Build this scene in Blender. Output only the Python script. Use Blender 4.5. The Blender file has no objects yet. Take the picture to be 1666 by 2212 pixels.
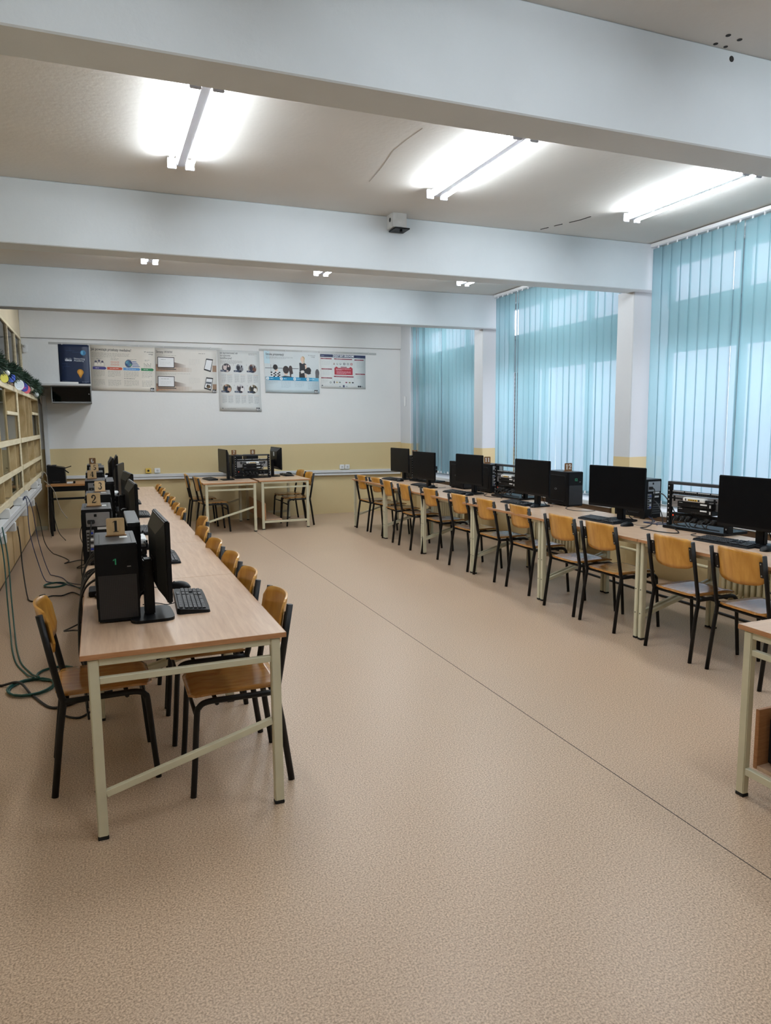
import bpy, bmesh, math, random
from mathutils import Vector, Matrix, Euler
random.seed(7)
scn = bpy.context.scene
COL = scn.collection
PI = math.pi

# ------------------------------------------------------------------ materials
def s2l(c):
    return tuple((v / 12.92 if v <= 0.04045 else ((v + 0.055) / 1.055) ** 2.4) for v in c)
def rgb(r, g, b):
    return s2l((r / 255, g / 255, b / 255))
MATS = {}
def new_mat(name):
    m = bpy.data.materials.new(name); m.use_nodes = True
    nt = m.node_tree
    b = nt.nodes['Principled BSDF']
    return m, nt, b
def pm(name, col, rough=0.5, metal=0.0, var=0.06, scale=6.0, bump=0.0, bscale=60.0, spec=0.5, stretch=None, coords='Object'):
    """principled with a procedural noise variation of its base colour"""
    if name in MATS: return MATS[name]
    m, nt, b = new_mat(name)
    N, L = nt.nodes, nt.links
    tc = N.new('ShaderNodeTexCoord'); mp = N.new('ShaderNodeMapping')
    if stretch: mp.inputs['Scale'].default_value = stretch
    L.new(tc.outputs[coords], mp.inputs['Vector'])
    no = N.new('ShaderNodeTexNoise'); no.inputs['Scale'].default_value = scale; no.inputs['Detail'].default_value = 5
    L.new(mp.outputs['Vector'], no.inputs['Vector'])
    r = N.new('ShaderNodeValToRGB')
    lo = tuple(max(0, c * (1 - var)) for c in col); hi = tuple(min(1, c * (1 + var)) for c in col)
    r.color_ramp.elements[0].color = (*lo, 1); r.color_ramp.elements[1].color = (*hi, 1)
    r.color_ramp.elements[0].position = .3; r.color_ramp.elements[1].position = .7
    L.new(no.outputs['Fac'], r.inputs['Fac']); L.new(r.outputs['Color'], b.inputs['Base Color'])
    b.inputs['Roughness'].default_value = rough; b.inputs['Metallic'].default_value = metal
    b.inputs['Specular IOR Level'].default_value = spec
    if bump > 0:
        n2 = N.new('ShaderNodeTexNoise'); n2.inputs['Scale'].default_value = bscale; n2.inputs['Detail'].default_value = 4
        L.new(tc.outputs[coords], n2.inputs['Vector'])
        bu = N.new('ShaderNodeBump'); bu.inputs['Strength'].default_value = bump; bu.inputs['Distance'].default_value = 0.01
        L.new(n2.outputs['Fac'], bu.inputs['Height']); L.new(bu.outputs['Normal'], b.inputs['Normal'])
    MATS[name] = m
    return m
def emit(name, col, strength):
    if name in MATS: return MATS[name]
    m = bpy.data.materials.new(name); m.use_nodes = True
    nt = m.node_tree; nt.nodes.clear()
    e = nt.nodes.new('ShaderNodeEmission'); o = nt.nodes.new('ShaderNodeOutputMaterial')
    e.inputs['Color'].default_value = (*col, 1); e.inputs['Strength'].default_value = strength
    nt.links.new(e.outputs[0], o.inputs[0]); MATS[name] = m
    return m
def wood(name, dark, light, stretch, scale=3.0, rough=0.35, spec=0.5, coat=0.0):
    if name in MATS: return MATS[name]
    m, nt, b = new_mat(name); N, L = nt.nodes, nt.links
    tc = N.new('ShaderNodeTexCoord'); mp = N.new('ShaderNodeMapping'); mp.inputs['Scale'].default_value = stretch
    L.new(tc.outputs['Object'], mp.inputs['Vector'])
    no = N.new('ShaderNodeTexNoise'); no.inputs['Scale'].default_value = scale; no.inputs['Detail'].default_value = 8; no.inputs['Roughness'].default_value = .62; no.inputs['Distortion'].default_value = .4
    L.new(mp.outputs['Vector'], no.inputs['Vector'])
    r = N.new('ShaderNodeValToRGB'); r.color_ramp.elements[0].position = .32; r.color_ramp.elements[1].position = .68
    r.color_ramp.elements[0].color = (*dark, 1); r.color_ramp.elements[1].color = (*light, 1)
    L.new(no.outputs['Fac'], r.inputs['Fac']); L.new(r.outputs['Color'], b.inputs['Base Color'])
    b.inputs['Roughness'].default_value = rough; b.inputs['Specular IOR Level'].default_value = spec
    if coat: b.inputs['Coat Weight'].default_value = coat; b.inputs['Coat Roughness'].default_value = .12
    MATS[name] = m
    return m
def two_tone(name, low, high, zsplit, rough=0.6):
    """painted wall: oil paint dado below zsplit, white above (world height)"""
    m, nt, b = new_mat(name); N, L = nt.nodes, nt.links
    g = N.new('ShaderNodeNewGeometry'); sx = N.new('ShaderNodeSeparateXYZ'); L.new(g.outputs['Position'], sx.inputs[0])
    no = N.new('ShaderNodeTexNoise'); no.inputs['Scale'].default_value = 1.3; no.inputs['Detail'].default_value = 6
    L.new(g.outputs['Position'], no.inputs['Vector'])
    nz = N.new('ShaderNodeMath'); nz.operation = 'MULTIPLY_ADD'; nz.inputs[1].default_value = .012; L.new(no.outputs['Fac'], nz.inputs[0]); L.new(sx.outputs['Z'], nz.inputs[2])
    gt = N.new('ShaderNodeMath'); gt.operation = 'GREATER_THAN'; gt.inputs[1].default_value = zsplit + .006; L.new(nz.outputs[0], gt.inputs[0])
    mx = N.new('ShaderNodeMix'); mx.data_type = 'RGBA'; mx.inputs['A'].default_value = (*low, 1); mx.inputs['B'].default_value = (*high, 1)
    L.new(gt.outputs[0], mx.inputs['Factor'])
    mm = N.new('ShaderNodeMix'); mm.data_type = 'RGBA'; mm.blend_type = 'MULTIPLY'; mm.inputs['Factor'].default_value = 1
    r = N.new('ShaderNodeValToRGB'); r.color_ramp.elements[0].color = (.9, .9, .9, 1); r.color_ramp.elements[1].color = (1, 1, 1, 1)
    L.new(no.outputs['Fac'], r.inputs['Fac']); L.new(mx.outputs['Result'], mm.inputs['A']); L.new(r.outputs['Color'], mm.inputs['B'])
    L.new(mm.outputs['Result'], b.inputs['Base Color']); b.inputs['Roughness'].default_value = rough
    n2 = N.new('ShaderNodeTexNoise'); n2.inputs['Scale'].default_value = 25; n2.inputs['Detail'].default_value = 5; L.new(g.outputs['Position'], n2.inputs['Vector'])
    bu = N.new('ShaderNodeBump'); bu.inputs['Strength'].default_value = .12; bu.inputs['Distance'].default_value = .01
    L.new(n2.outputs['Fac'], bu.inputs['Height']); L.new(bu.outputs['Normal'], b.inputs['Normal'])
    return m

def floor_mat():
    m, nt, b = new_mat('lino_floor'); N, L = nt.nodes, nt.links
    g = N.new('ShaderNodeNewGeometry')
    n1 = N.new('ShaderNodeTexNoise'); n1.inputs['Scale'].default_value = 150; n1.inputs['Detail'].default_value = 2; n1.inputs['Roughness'].default_value = .6
    n2 = N.new('ShaderNodeTexNoise'); n2.inputs['Scale'].default_value = 1.1; n2.inputs['Detail'].default_value = 4
    vo = N.new('ShaderNodeTexVoronoi'); vo.inputs['Scale'].default_value = 190
    for n in (n1, n2, vo): L.new(g.outputs['Position'], n.inputs['Vector'])
    r = N.new('ShaderNodeValToRGB'); e = r.color_ramp.elements
    e[0].position = .32; e[0].color = (*rgb(146, 121, 99), 1); e[1].position = .68; e[1].color = (*rgb(224, 197, 169), 1)
    k = e.new(.5); k.color = (*rgb(192, 165, 139), 1)
    L.new(n1.outputs['Fac'], r.inputs['Fac'])
    r2 = N.new('ShaderNodeValToRGB'); r2.color_ramp.elements[0].color = (.90, .90, .90, 1); r2.color_ramp.elements[1].color = (1, 1, 1, 1)
    L.new(n2.outputs['Fac'], r2.inputs['Fac'])
    mm = N.new('ShaderNodeMix'); mm.data_type = 'RGBA'; mm.blend_type = 'MULTIPLY'; mm.inputs['Factor'].default_value = 1
    L.new(r.outputs['Color'], mm.inputs['A']); L.new(r2.outputs['Color'], mm.inputs['B'])
    r3 = N.new('ShaderNodeValToRGB'); r3.color_ramp.elements[0].color = (.72, .66, .62, 1); r3.color_ramp.elements[0].position = .0; r3.color_ramp.elements[1].color = (1, 1, 1, 1); r3.color_ramp.elements[1].position = .33
    L.new(vo.outputs['Distance'], r3.inputs['Fac'])
    m2 = N.new('ShaderNodeMix'); m2.data_type = 'RGBA'; m2.blend_type = 'MULTIPLY'; m2.inputs['Factor'].default_value = .7
    L.new(mm.outputs['Result'], m2.inputs['A']); L.new(r3.outputs['Color'], m2.inputs['B'])
    L.new(m2.outputs['Result'], b.inputs['Base Color'])
    b.inputs['Roughness'].default_value = .36; b.inputs['Specular IOR Level'].default_value = .42
    bu = N.new('ShaderNodeBump'); bu.inputs['Strength'].default_value = .015; bu.inputs['Distance'].default_value = .002
    L.new(n1.outputs['Fac'], bu.inputs['Height']); L.new(bu.outputs['Normal'], b.inputs['Normal'])
    return m

def blind_mat():
    """semi-open woven fabric: tinted threads that glow through, with see-through gaps"""
    m = bpy.data.materials.new('blind_fabric'); m.use_nodes = True; nt = m.node_tree; N, L = nt.nodes, nt.links; N.clear()
    o = N.new('ShaderNodeOutputMaterial')
    g = N.new('ShaderNodeNewGeometry')
    tr = N.new('ShaderNodeBsdfTranslucent'); di = N.new('ShaderNodeBsdfDiffuse'); tp = N.new('ShaderNodeBsdfTransparent')
    no = N.new('ShaderNodeTexNoise'); no.inputs['Scale'].default_value = 5
    mp = N.new('ShaderNodeMapping'); mp.inputs['Scale'].default_value = (1, 1, .15); L.new(g.outputs['Position'], mp.inputs['Vector']); L.new(mp.outputs['Vector'], no.inputs['Vector'])
    r = N.new('ShaderNodeValToRGB'); r.color_ramp.elements[0].color = (*rgb(174, 216, 220), 1); r.color_ramp.elements[1].color = (*rgb(188, 225, 229), 1)
    L.new(no.outputs['Fac'], r.inputs['Fac'])
    L.new(r.outputs['Color'], tr.inputs['Color']); L.new(r.outputs['Color'], di.inputs['Color'])
    tp.inputs['Color'].default_value = (1, .91, .97, 1)
    a = N.new('ShaderNodeMixShader'); a.inputs[0].default_value = .32; L.new(tr.outputs[0], a.inputs[1]); L.new(di.outputs[0], a.inputs[2])
    c = N.new('ShaderNodeMixShader'); c.inputs[0].default_value = BLIND_OPEN; L.new(a.outputs[0], c.inputs[1]); L.new(tp.outputs[0], c.inputs[2])
    L.new(c.outputs[0], o.inputs[0])
    return m
def glass_mat(name, tint=(1, 1, 1), gloss=.08, rough=.02):
    if name in MATS: return MATS[name]
    m = bpy.data.materials.new(name); m.use_nodes = True; nt = m.node_tree; N, L = nt.nodes, nt.links; N.clear()
    o = N.new('ShaderNodeOutputMaterial'); t = N.new('ShaderNodeBsdfTransparent'); t.inputs['Color'].default_value = (*tint, 1)
    gl = N.new('ShaderNodeBsdfGlossy'); gl.inputs['Roughness'].default_value = rough
    lw = N.new('ShaderNodeLayerWeight'); lw.inputs['Blend'].default_value = .25
    ma = N.new('ShaderNodeMath'); ma.operation = 'MULTIPLY_ADD'; ma.inputs[1].default_value = .5; ma.inputs[2].default_value = gloss; ma.use_clamp = True
    L.new(lw.outputs['Facing'], ma.inputs[0])
    x = N.new('ShaderNodeMixShader'); L.new(ma.outputs[0], x.inputs[0]); L.new(t.outputs[0], x.inputs[1]); L.new(gl.outputs[0], x.inputs[2])
    L.new(x.outputs[0], o.inputs[0]); MATS[name] = m
    return m

# ---- tunables
TUBE = 85.0
SKY = (0.91, 0.90, 1.0); SKY_S = 2.7
BLIND_OPEN = .325
EXPOSURE = 0.16

# ------------------------------------------------------------------ mesh builder
class MB:
    def __init__(self):
        self.bm = bmesh.new(); self.mats = []
    def mi(self, m):
        if m not in self.mats: self.mats.append(m)
        return self.mats.index(m)
    def poly(self, pts, m, flip=False):
        vs = [self.bm.verts.new(p) for p in (reversed(pts) if flip else pts)]
        f = self.bm.faces.new(vs); f.material_index = self.mi(m); return f
    def box(self, x0, x1, y0, y1, z0, z1, m, bev=0.0, M=None, seg=2):
        b2 = bmesh.new()
        r = bmesh.ops.create_cube(b2, size=1)
        bmesh.ops.scale(b2, vec=(abs(x1 - x0), abs(y1 - y0), abs(z1 - z0)), verts=b2.verts)
        if bev > 0: bmesh.ops.bevel(b2, geom=b2.edges[:], offset=bev, segments=seg, affect='EDGES', clamp_overlap=True)
        bmesh.ops.translate(b2, vec=((x0 + x1) / 2, (y0 + y1) / 2, (z0 + z1) / 2), verts=b2.verts)
        if M is not None: bmesh.ops.transform(b2, matrix=M, verts=b2.verts)
        self.merge(b2, m); return self
    def merge(self, b2, m):
        k = self.mi(m); mp = {}
        for v in b2.verts: mp[v] = self.bm.verts.new(v.co)
        for f in b2.faces:
            try:
                n = self.bm.faces.new([mp[v] for v in f.verts]); n.material_index = k; n.smooth = f.smooth
            except ValueError: pass
        b2.free()
    def tube(self, pts, r, m, seg=10, cap=True, closed=False, rb=None, smooth=True):
        """sweep an (elliptic) ring along pts"""
        pts = [Vector(p) for p in pts]; n = len(pts); k = self.mi(m); rings = []
        rb = rb or r
        t0 = (pts[1] - pts[0]).normalized()
        up = Vector((0, 0, 1)) if abs(t0.z) < .9 else Vector((1, 0, 0))
        nx = t0.cross(up).normalized()
        for i, p in enumerate(pts):
            if closed: t = (pts[(i + 1) % n] - pts[i - 1]).normalized()
            else: t = (pts[min(i + 1, n - 1)] - pts[max(i - 1, 0)]).normalized()
            nx = (nx - t * nx.dot(t)).normalized(); ny = t.cross(nx)
            rings.append([self.bm.verts.new(p + nx * (r * math.cos(2 * PI * j / seg)) + ny * (rb * math.sin(2 * PI * j / seg))) for j in range(seg)])
        rng = range(n) if closed else range(n - 1)
        for i in rng:
            A, B = rings[i], rings[(i + 1) % n]
            for j in range(seg):
                f = self.bm.faces.new((A[j], A[(j + 1) % seg], B[(j + 1) % seg], B[j])); f.material_index = k; f.smooth = smooth
        if cap and not closed:
            f = self.bm.faces.new(list(reversed(rings[0]))); f.material_index = k
            f = self.bm.faces.new(rings[-1]); f.material_index = k
        return self
    def bar(self, p, q, w, h, m, up=(0, 0, 1), bev=.002):
        """rectangular bar from p to q, w across, h along up"""
        p, q = Vector(p), Vector(q); d = q - p; L = d.length; d.normalize()
        u = Vector(up); s = d.cross(u).normalized(); u = s.cross(d).normalized()
        M = Matrix((( s.x, d.x, u.x, (p.x + q.x) / 2), (s.y, d.y, u.y, (p.y + q.y) / 2), (s.z, d.z, u.z, (p.z + q.z) / 2), (0, 0, 0, 1)))
        return self.box(-w / 2, w / 2, -L / 2, L / 2, -h / 2, h / 2, m, bev, M, 1)
    def cyl(self, c, r, h, m, axis='z', seg=16, r2=None):
        b2 = bmesh.new(); bmesh.ops.create_cone(b2, cap_ends=True, segments=seg, radius1=r, radius2=r if r2 is None else r2, depth=h)
        if axis == 'x': bmesh.ops.rotate(b2, matrix=Matrix.Rotation(PI / 2, 3, 'Y'), verts=b2.verts)
        if axis == 'y': bmesh.ops.rotate(b2, matrix=Matrix.Rotation(-PI / 2, 3, 'X'), verts=b2.verts)
        bmesh.ops.translate(b2, vec=c, verts=b2.verts)
        for f in b2.faces: f.smooth = len(f.verts) == 4
        self.merge(b2, m); return self
    def ball(self, c, r, m, sx=1, sy=1, sz=1, seg=16):
        b2 = bmesh.new(); bmesh.ops.create_uvsphere(b2, u_segments=seg, v_segments=seg // 2, radius=r)
        bmesh.ops.scale(b2, vec=(sx, sy, sz), verts=b2.verts); bmesh.ops.translate(b2, vec=c, verts=b2.verts)
        for f in b2.faces: f.smooth = True
        self.merge(b2, m); return self
    def prism(self, pts, d, m):
        """closed polygon pts (3d, planar) pushed along vector d"""
        d = Vector(d); a = [Vector(p) for p in pts]; n = len(a)
        k = self.mi(m)
        A = [self.bm.verts.new(p) for p in a]; B = [self.bm.verts.new(p + d) for p in a]
        f = self.bm.faces.new(list(reversed(A))); f.material_index = k
        f = self.bm.faces.new(B); f.material_index = k
        for i in range(n):
            f = self.bm.faces.new((A[i], A[(i + 1) % n], B[(i + 1) % n], B[i])); f.material_index = k
        return self
    def sheet(self, fn, nu, nv, th, m, nrm):
        """thick curved sheet: fn(i/nu, j/nv)->point, thickness along vector nrm"""
        k = self.mi(m); nrm = Vector(nrm) * th
        T = [[self.bm.verts.new(Vector(fn(i / nu, j / nv)) + nrm / 2) for j in range(nv + 1)] for i in range(nu + 1)]
        B = [[self.bm.verts.new(Vector(fn(i / nu, j / nv)) - nrm / 2) for j in range(nv + 1)] for i in range(nu + 1)]
        def q(a, b, c, d, s=True):
            f = self.bm.faces.new((a, b, c, d)); f.material_index = k; f.smooth = s
        for i in range(nu):
            for j in range(nv):
                q(T[i][j], T[i + 1][j], T[i + 1][j + 1], T[i][j + 1]); q(B[i][j + 1], B[i + 1][j + 1], B[i + 1][j], B[i][j])
        for i in range(nu):
            q(T[i][0], B[i][0], B[i + 1][0], T[i + 1][0], False); q(T[i + 1][nv], B[i + 1][nv], B[i][nv], T[i][nv], False)
        for j in range(nv):
            q(T[0][j + 1], B[0][j + 1], B[0][j], T[0][j], False); q(T[nu][j], B[nu][j], B[nu][j + 1], T[nu][j + 1], False)
        return self
    def build(self, name, parent=None, loc=None, rotz=0.0):
        me = bpy.data.meshes.new(name); bmesh.ops.recalc_face_normals(self.bm, faces=self.bm.faces[:]) if not getattr(self, 'keep', False) else None
        self.bm.to_mesh(me); self.bm.free()
        for m in self.mats: me.materials.append(m)
        o = bpy.data.objects.new(name, me); COL.objects.link(o)
        if parent is not None: o.parent = parent
        if loc is not None: o.location = loc
        o.rotation_euler = (0, 0, rotz)
        return o

def thing(name, label, cat, loc=(0, 0, 0), rotz=0.0, group=None):
    o = bpy.data.objects.new(name, None); COL.objects.link(o); o.empty_display_size = .1
    o.location = loc; o.rotation_euler = (0, 0, rotz)
    o['label'] = label; o['category'] = cat
    if group: o['group'] = group
    return o
def tag(o, label, cat, group=None):
    o['label'] = label; o['category'] = cat
    if group: o['group'] = group
    return o
def struct(o, label, cat='wall'):
    o['kind'] = 'structure'; o['label'] = label; o['category'] = cat
    return o
def kids(o):
    return [c for c in ALLKIDS.get(o.name, [])]
def copy_tree(root, label, loc, rotz, group=None):
    r = root.copy(); COL.objects.link(r); r.location = loc; r.rotation_euler = (0, 0, rotz)
    r['label'] = label
    if group: r['group'] = group
    for ch in root.children:
        c = ch.copy(); COL.objects.link(c); c.parent = r
        for g in ch.children:
            d = g.copy(); COL.objects.link(d); d.parent = c
    return r
def text_polys(s, size, bold=0.0, ax='LEFT'):
    cu = bpy.data.curves.new('t', 'FONT'); cu.body = s; cu.size = size; cu.align_x = ax; cu.resolution_u = 3
    cu.offset = bold
    ob = bpy.data.objects.new('t', cu); COL.objects.link(ob)
    bpy.context.view_layer.update()
    dg = bpy.context.evaluated_depsgraph_get()
    me = bpy.data.meshes.new_from_object(ob.evaluated_get(dg))
    out = [[tuple(me.vertices[i].co) for i in p.vertices] for p in me.polygons]
    bpy.data.objects.remove(ob); bpy.data.meshes.remove(me); bpy.data.curves.remove(cu)
    return out
def spline(pts, n=8):
    """Catmull-Rom through pts"""
    P = [Vector(p) for p in pts]; P = [P[0] * 2 - P[1]] + P + [P[-1] * 2 - P[-2]]; out = []
    for i in range(1, len(P) - 2):
        a, b, c, d = P[i - 1], P[i], P[i + 1], P[i + 2]
        for k in range(n):
            t = k / n
            out.append(.5 * ((2 * b) + (c - a) * t + (2 * a - 5 * b + 4 * c - d) * t * t + (3 * b - a - 3 * c + d) * t ** 3))
    out.append(P[-2]); return out

# ------------------------------------------------------------------ palette
WHITE = pm('white_paint', rgb(226, 228, 228), .55, var=.03, scale=2, bump=.10, bscale=40)
CEIL = pm('ceiling_paint', rgb(214, 211, 206), .75, var=.05, scale=1.2, bump=.14, bscale=30)
BEAM = pm('beam_paint', rgb(214, 221, 226), .6, var=.05, scale=1.6, bump=.15, bscale=22)
WALL2 = two_tone('two_tone_wall', rgb(216, 196, 150), rgb(234, 234, 233), 1.26)
WALLR = two_tone('two_tone_pillar', rgb(214, 192, 144), rgb(208, 211, 214), 1.245)
CREAMW = pm('cream_wall', rgb(206, 190, 160), .6, var=.05, scale=2, bump=.1)
FLOOR = floor_mat()
SEAM = pm('seam_dark', rgb(40, 30, 26), .7)
TOP = wood('beech_laminate', rgb(190, 156, 128), rgb(212, 182, 154), (14, 1.1, 14), 3.2, .32, .5)
TOPEDGE = wood('beech_edge', rgb(172, 120, 78), rgb(192, 142, 100), (3, 3, 30), 3, .4)
CREAM = pm('cream_enamel', rgb(212, 207, 180), .38, var=.05, scale=9)
RUBBER = pm('black_rubber', rgb(22, 22, 22), .7)
PLY = wood('honey_plywood', rgb(184, 126, 44), rgb(212, 156, 70), (3, 9, 2), 2.6, .3, .5, .25)
SEATPLY = wood('worn_seat_plywood', rgb(160, 104, 44), rgb(192, 138, 72), (2.5, 12, 3), 2.6, .24, .5, .35)
STEEL = pm('black_steel', rgb(11, 10, 11), .45, var=.2, scale=30, spec=.35)
SCREW = pm('screw_zinc', rgb(180, 180, 180), .35, .9)
BLACK = pm('black_plastic', rgb(9, 10, 13), .45, var=.15, scale=20, spec=.24)
MATTE = pm('matte_black_panel', rgb(8, 9, 12), .55, var=.1, scale=8, spec=.22)
TOPGREY = pm('case_top_grey', rgb(52, 53, 56), .4, var=.1, scale=12)
SCREEN = pm('monitor_screen', rgb(6, 8, 12), .34, var=.05, scale=2, spec=.14)
KEY = pm('key_caps', rgb(34, 35, 38), .45, var=.1, scale=30)
GREYM = pm('grey_steel', rgb(150, 150, 152), .38, .55, var=.08, scale=20)
LGREY = pm('light_grey_plastic', rgb(190, 190, 190), .5)
WPLAST = pm('white_plastic', rgb(228, 229, 228), .4, var=.03)
YPLAST = pm('yellow_ports', rgb(214, 170, 40), .5)
GREENT = pm('green_marker', rgb(46, 148, 104), .6)
KRAFT = wood('plywood_sign', rgb(188, 156, 112), rgb(214, 184, 140), (8, 8, 3), 4, .5)
KRAFTD = wood('dark_plywood_sign', rgb(110, 74, 40), rgb(134, 94, 54), (8, 8, 3), 4, .5)
INK = pm('black_ink', rgb(14, 12, 10), .6)
CUTLIGHT = pm('cutout_light', rgb(232, 230, 222), .5)  # white stands in for light showing through cut-out digits
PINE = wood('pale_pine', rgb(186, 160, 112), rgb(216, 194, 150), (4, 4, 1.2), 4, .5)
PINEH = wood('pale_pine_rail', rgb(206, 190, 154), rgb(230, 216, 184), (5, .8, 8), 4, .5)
PINED = wood('dark_pine', rgb(122, 96, 56), rgb(150, 122, 78), (4, 4, 1), 4, .5)  # darker brown pine of the cabinet backs and insides
CABG = glass_mat('cabinet_glass', (.80, .84, .84), .10)
PANE = glass_mat('window_glass', (.97, .99, 1), .04)
DUCT = pm('duct_white', rgb(216, 218, 220), .4, var=.03, scale=3)
BLUEP = pm('blue_box', rgb(28, 52, 150), .4)
NAVYBOX = pm('navy_box', rgb(18, 28, 48), .5)

# ------------------------------------------------------------------ camera
cam = bpy.data.cameras.new('camera'); co = bpy.data.objects.new('camera', cam); COL.objects.link(co)
co.location = (0, 0, 1.63190559); co.rotation_euler = (1.44568501, 0.00891246, -0.38049645)
cam.sensor_fit = 'VERTICAL'; cam.sensor_height = 36.0; cam.lens = 36.0 * 1548.066 / 2212; cam.clip_start = .05; cam.clip_end = 200
scn.camera = co

# ------------------------------------------------------------------ room shell
Y0, Y1 = -3.3, 12.30         # wall behind the camera, back wall
XL, XR = -1.38, 5.34
ZC = 3.36
def sbox(name, label, cat, *a, m=WHITE, bev=0):
    return struct(MB().box(*a, m, bev).build(name), label, cat)
fl = MB().box(XL - .2, XR + .3, Y0 - .2, Y1 + .2, -.12, 0, FLOOR).build('floor'); struct(fl, 'speckled beige linoleum floor of the computer room', 'floor')
MB().box(2.143, 2.147, Y0, 10.85, -.001, .0006, SEAM).build('seam', fl)
ce = MB().box(XL - .2, XR + .3, Y0 - .2, Y1 + .2, ZC, ZC + .15, CEIL).build('ceiling'); struct(ce, 'off-white plaster ceiling between the beams', 'ceiling')
for i, (hx, hy, hr) in enumerate(((2.76, 2.665, .012), (2.84, 2.675, .012), (2.765, 2.742, .011), (2.83, 2.745, .010))):
    h = MB(); h.cyl((hx, hy, ZC - .0005), hr, .002, INK, seg=10); h.build('hole', ce)
# fine cracks in the plaster
cr = MB()
for pts in (((4.02, 5.28), (4.0, 5.40), (3.96, 5.50)), ((3.93, 5.56), (3.90, 5.64)), ((3.88, 5.70), (3.85, 5.78))):
    cr.tube([(x, y, ZC) for x, y in pts], .005, INK, 5)
cr.build('crack', ce)
cr = MB(); cr.tube([(1.93, 5.1, ZC), (1.91, 4.8, ZC), (1.865, 4.48, ZC), (1.875, 4.3, ZC), (1.893, 4.1, ZC)], .0014, pm('hairline', rgb(176, 172, 166), .8), 5); cr.build('crack', ce)
struct(MB().box(XL - .2, XR + .3, Y1, Y1 + .2, 0, ZC, WALL2).build('wall_back'), 'white back wall with a yellow painted lower band', 'wall')
struct(MB().box(XL - .2, XL, Y0 - .2, Y1 + .2, 0, ZC, CREAMW).build('wall_left'), 'cream wall behind the built-in shelving', 'wall')
struct(MB().box(XL, -1.0, Y0, Y1, 2.95, ZC, CREAMW).build('wall_soffit'), 'cream wall strip above the glazed wall cabinets', 'wall')
struct(MB().box(XL - .2, XR + .3, Y0 - .2, Y0, 0, ZC, WALL2).build('wall_front'), 'white wall behind the viewer', 'wall')
struct(MB().box(XR, XR + .3, Y0, Y1, 0, .60, WALLR).build('wall_right'), 'yellow painted parapet under the windows', 'wall')
struct(MB().box(XR, XR + .3, Y0, 0.0, .60, ZC, WALLR).build('wall_right_solid'), 'solid wall beside the viewer', 'wall')
struct(MB().box(XR, XR + .3, Y0, Y1, 3.22, ZC, WHITE).build('wall_lintel'), 'white lintel above the windows', 'wall')
BY = (2.76, 5.87, 8.95)
for i, y in enumerate(BY):
    mb = MB(); mb.box(XL, XR + .2, y, y + .22, 2.912, ZC, BEAM, .006, None, 1)
    struct(mb.build('trim_%d' % (i + 1)), ('white concrete ceiling beam nearest the viewer', 'white concrete ceiling beam with a small electrical box', 'white concrete ceiling beam nearest the posters')[i], 'beam')
struct(MB().box(XL, XR + .2, -.35, -.13, 2.912, ZC, BEAM).build('trim_5'), 'white concrete ceiling beam above the viewer', 'beam')
bm4 = MB(); bm4.box(-1.0, XR, Y1 - .045, Y1, 2.945, ZC, WALL2, .004, None, 1)
struct(bm4.build('trim_4'), 'flush white beam along the top of the back wall', 'beam')
h = MB(); h.cyl((2.885, 2.7595, 3.322), .014, .002, INK, axis='y', seg=9); hb = h.build('hole', bpy.data.objects['trim_1'])
for i, y in enumerate(BY):
    mb = MB(); mb.box(5.11, XR + .3, y + .11, y + .36, 0, 2.93, WALLR, .008, None, 1)
    struct(mb.build('pillar'), ('window-wall pillar nearest the viewer, white over yellow', 'white and yellow pillar between the two bright blinds', 'white and yellow pillar beside the darkest teal blind')[i], 'pillar')
struct(MB().box(5.22, XR + .3, 11.86, Y1, 0, ZC, WALLR, .004, None, 1).build('wall_jamb'), 'grimy white wall strip in the back corner by the window', 'wall')
struct(MB().box(XL, -.8, Y1 - .012, Y1, 0, .06, CREAM).build('baseboard_back'), 'low skirting on the back wall', 'baseboard')
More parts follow.
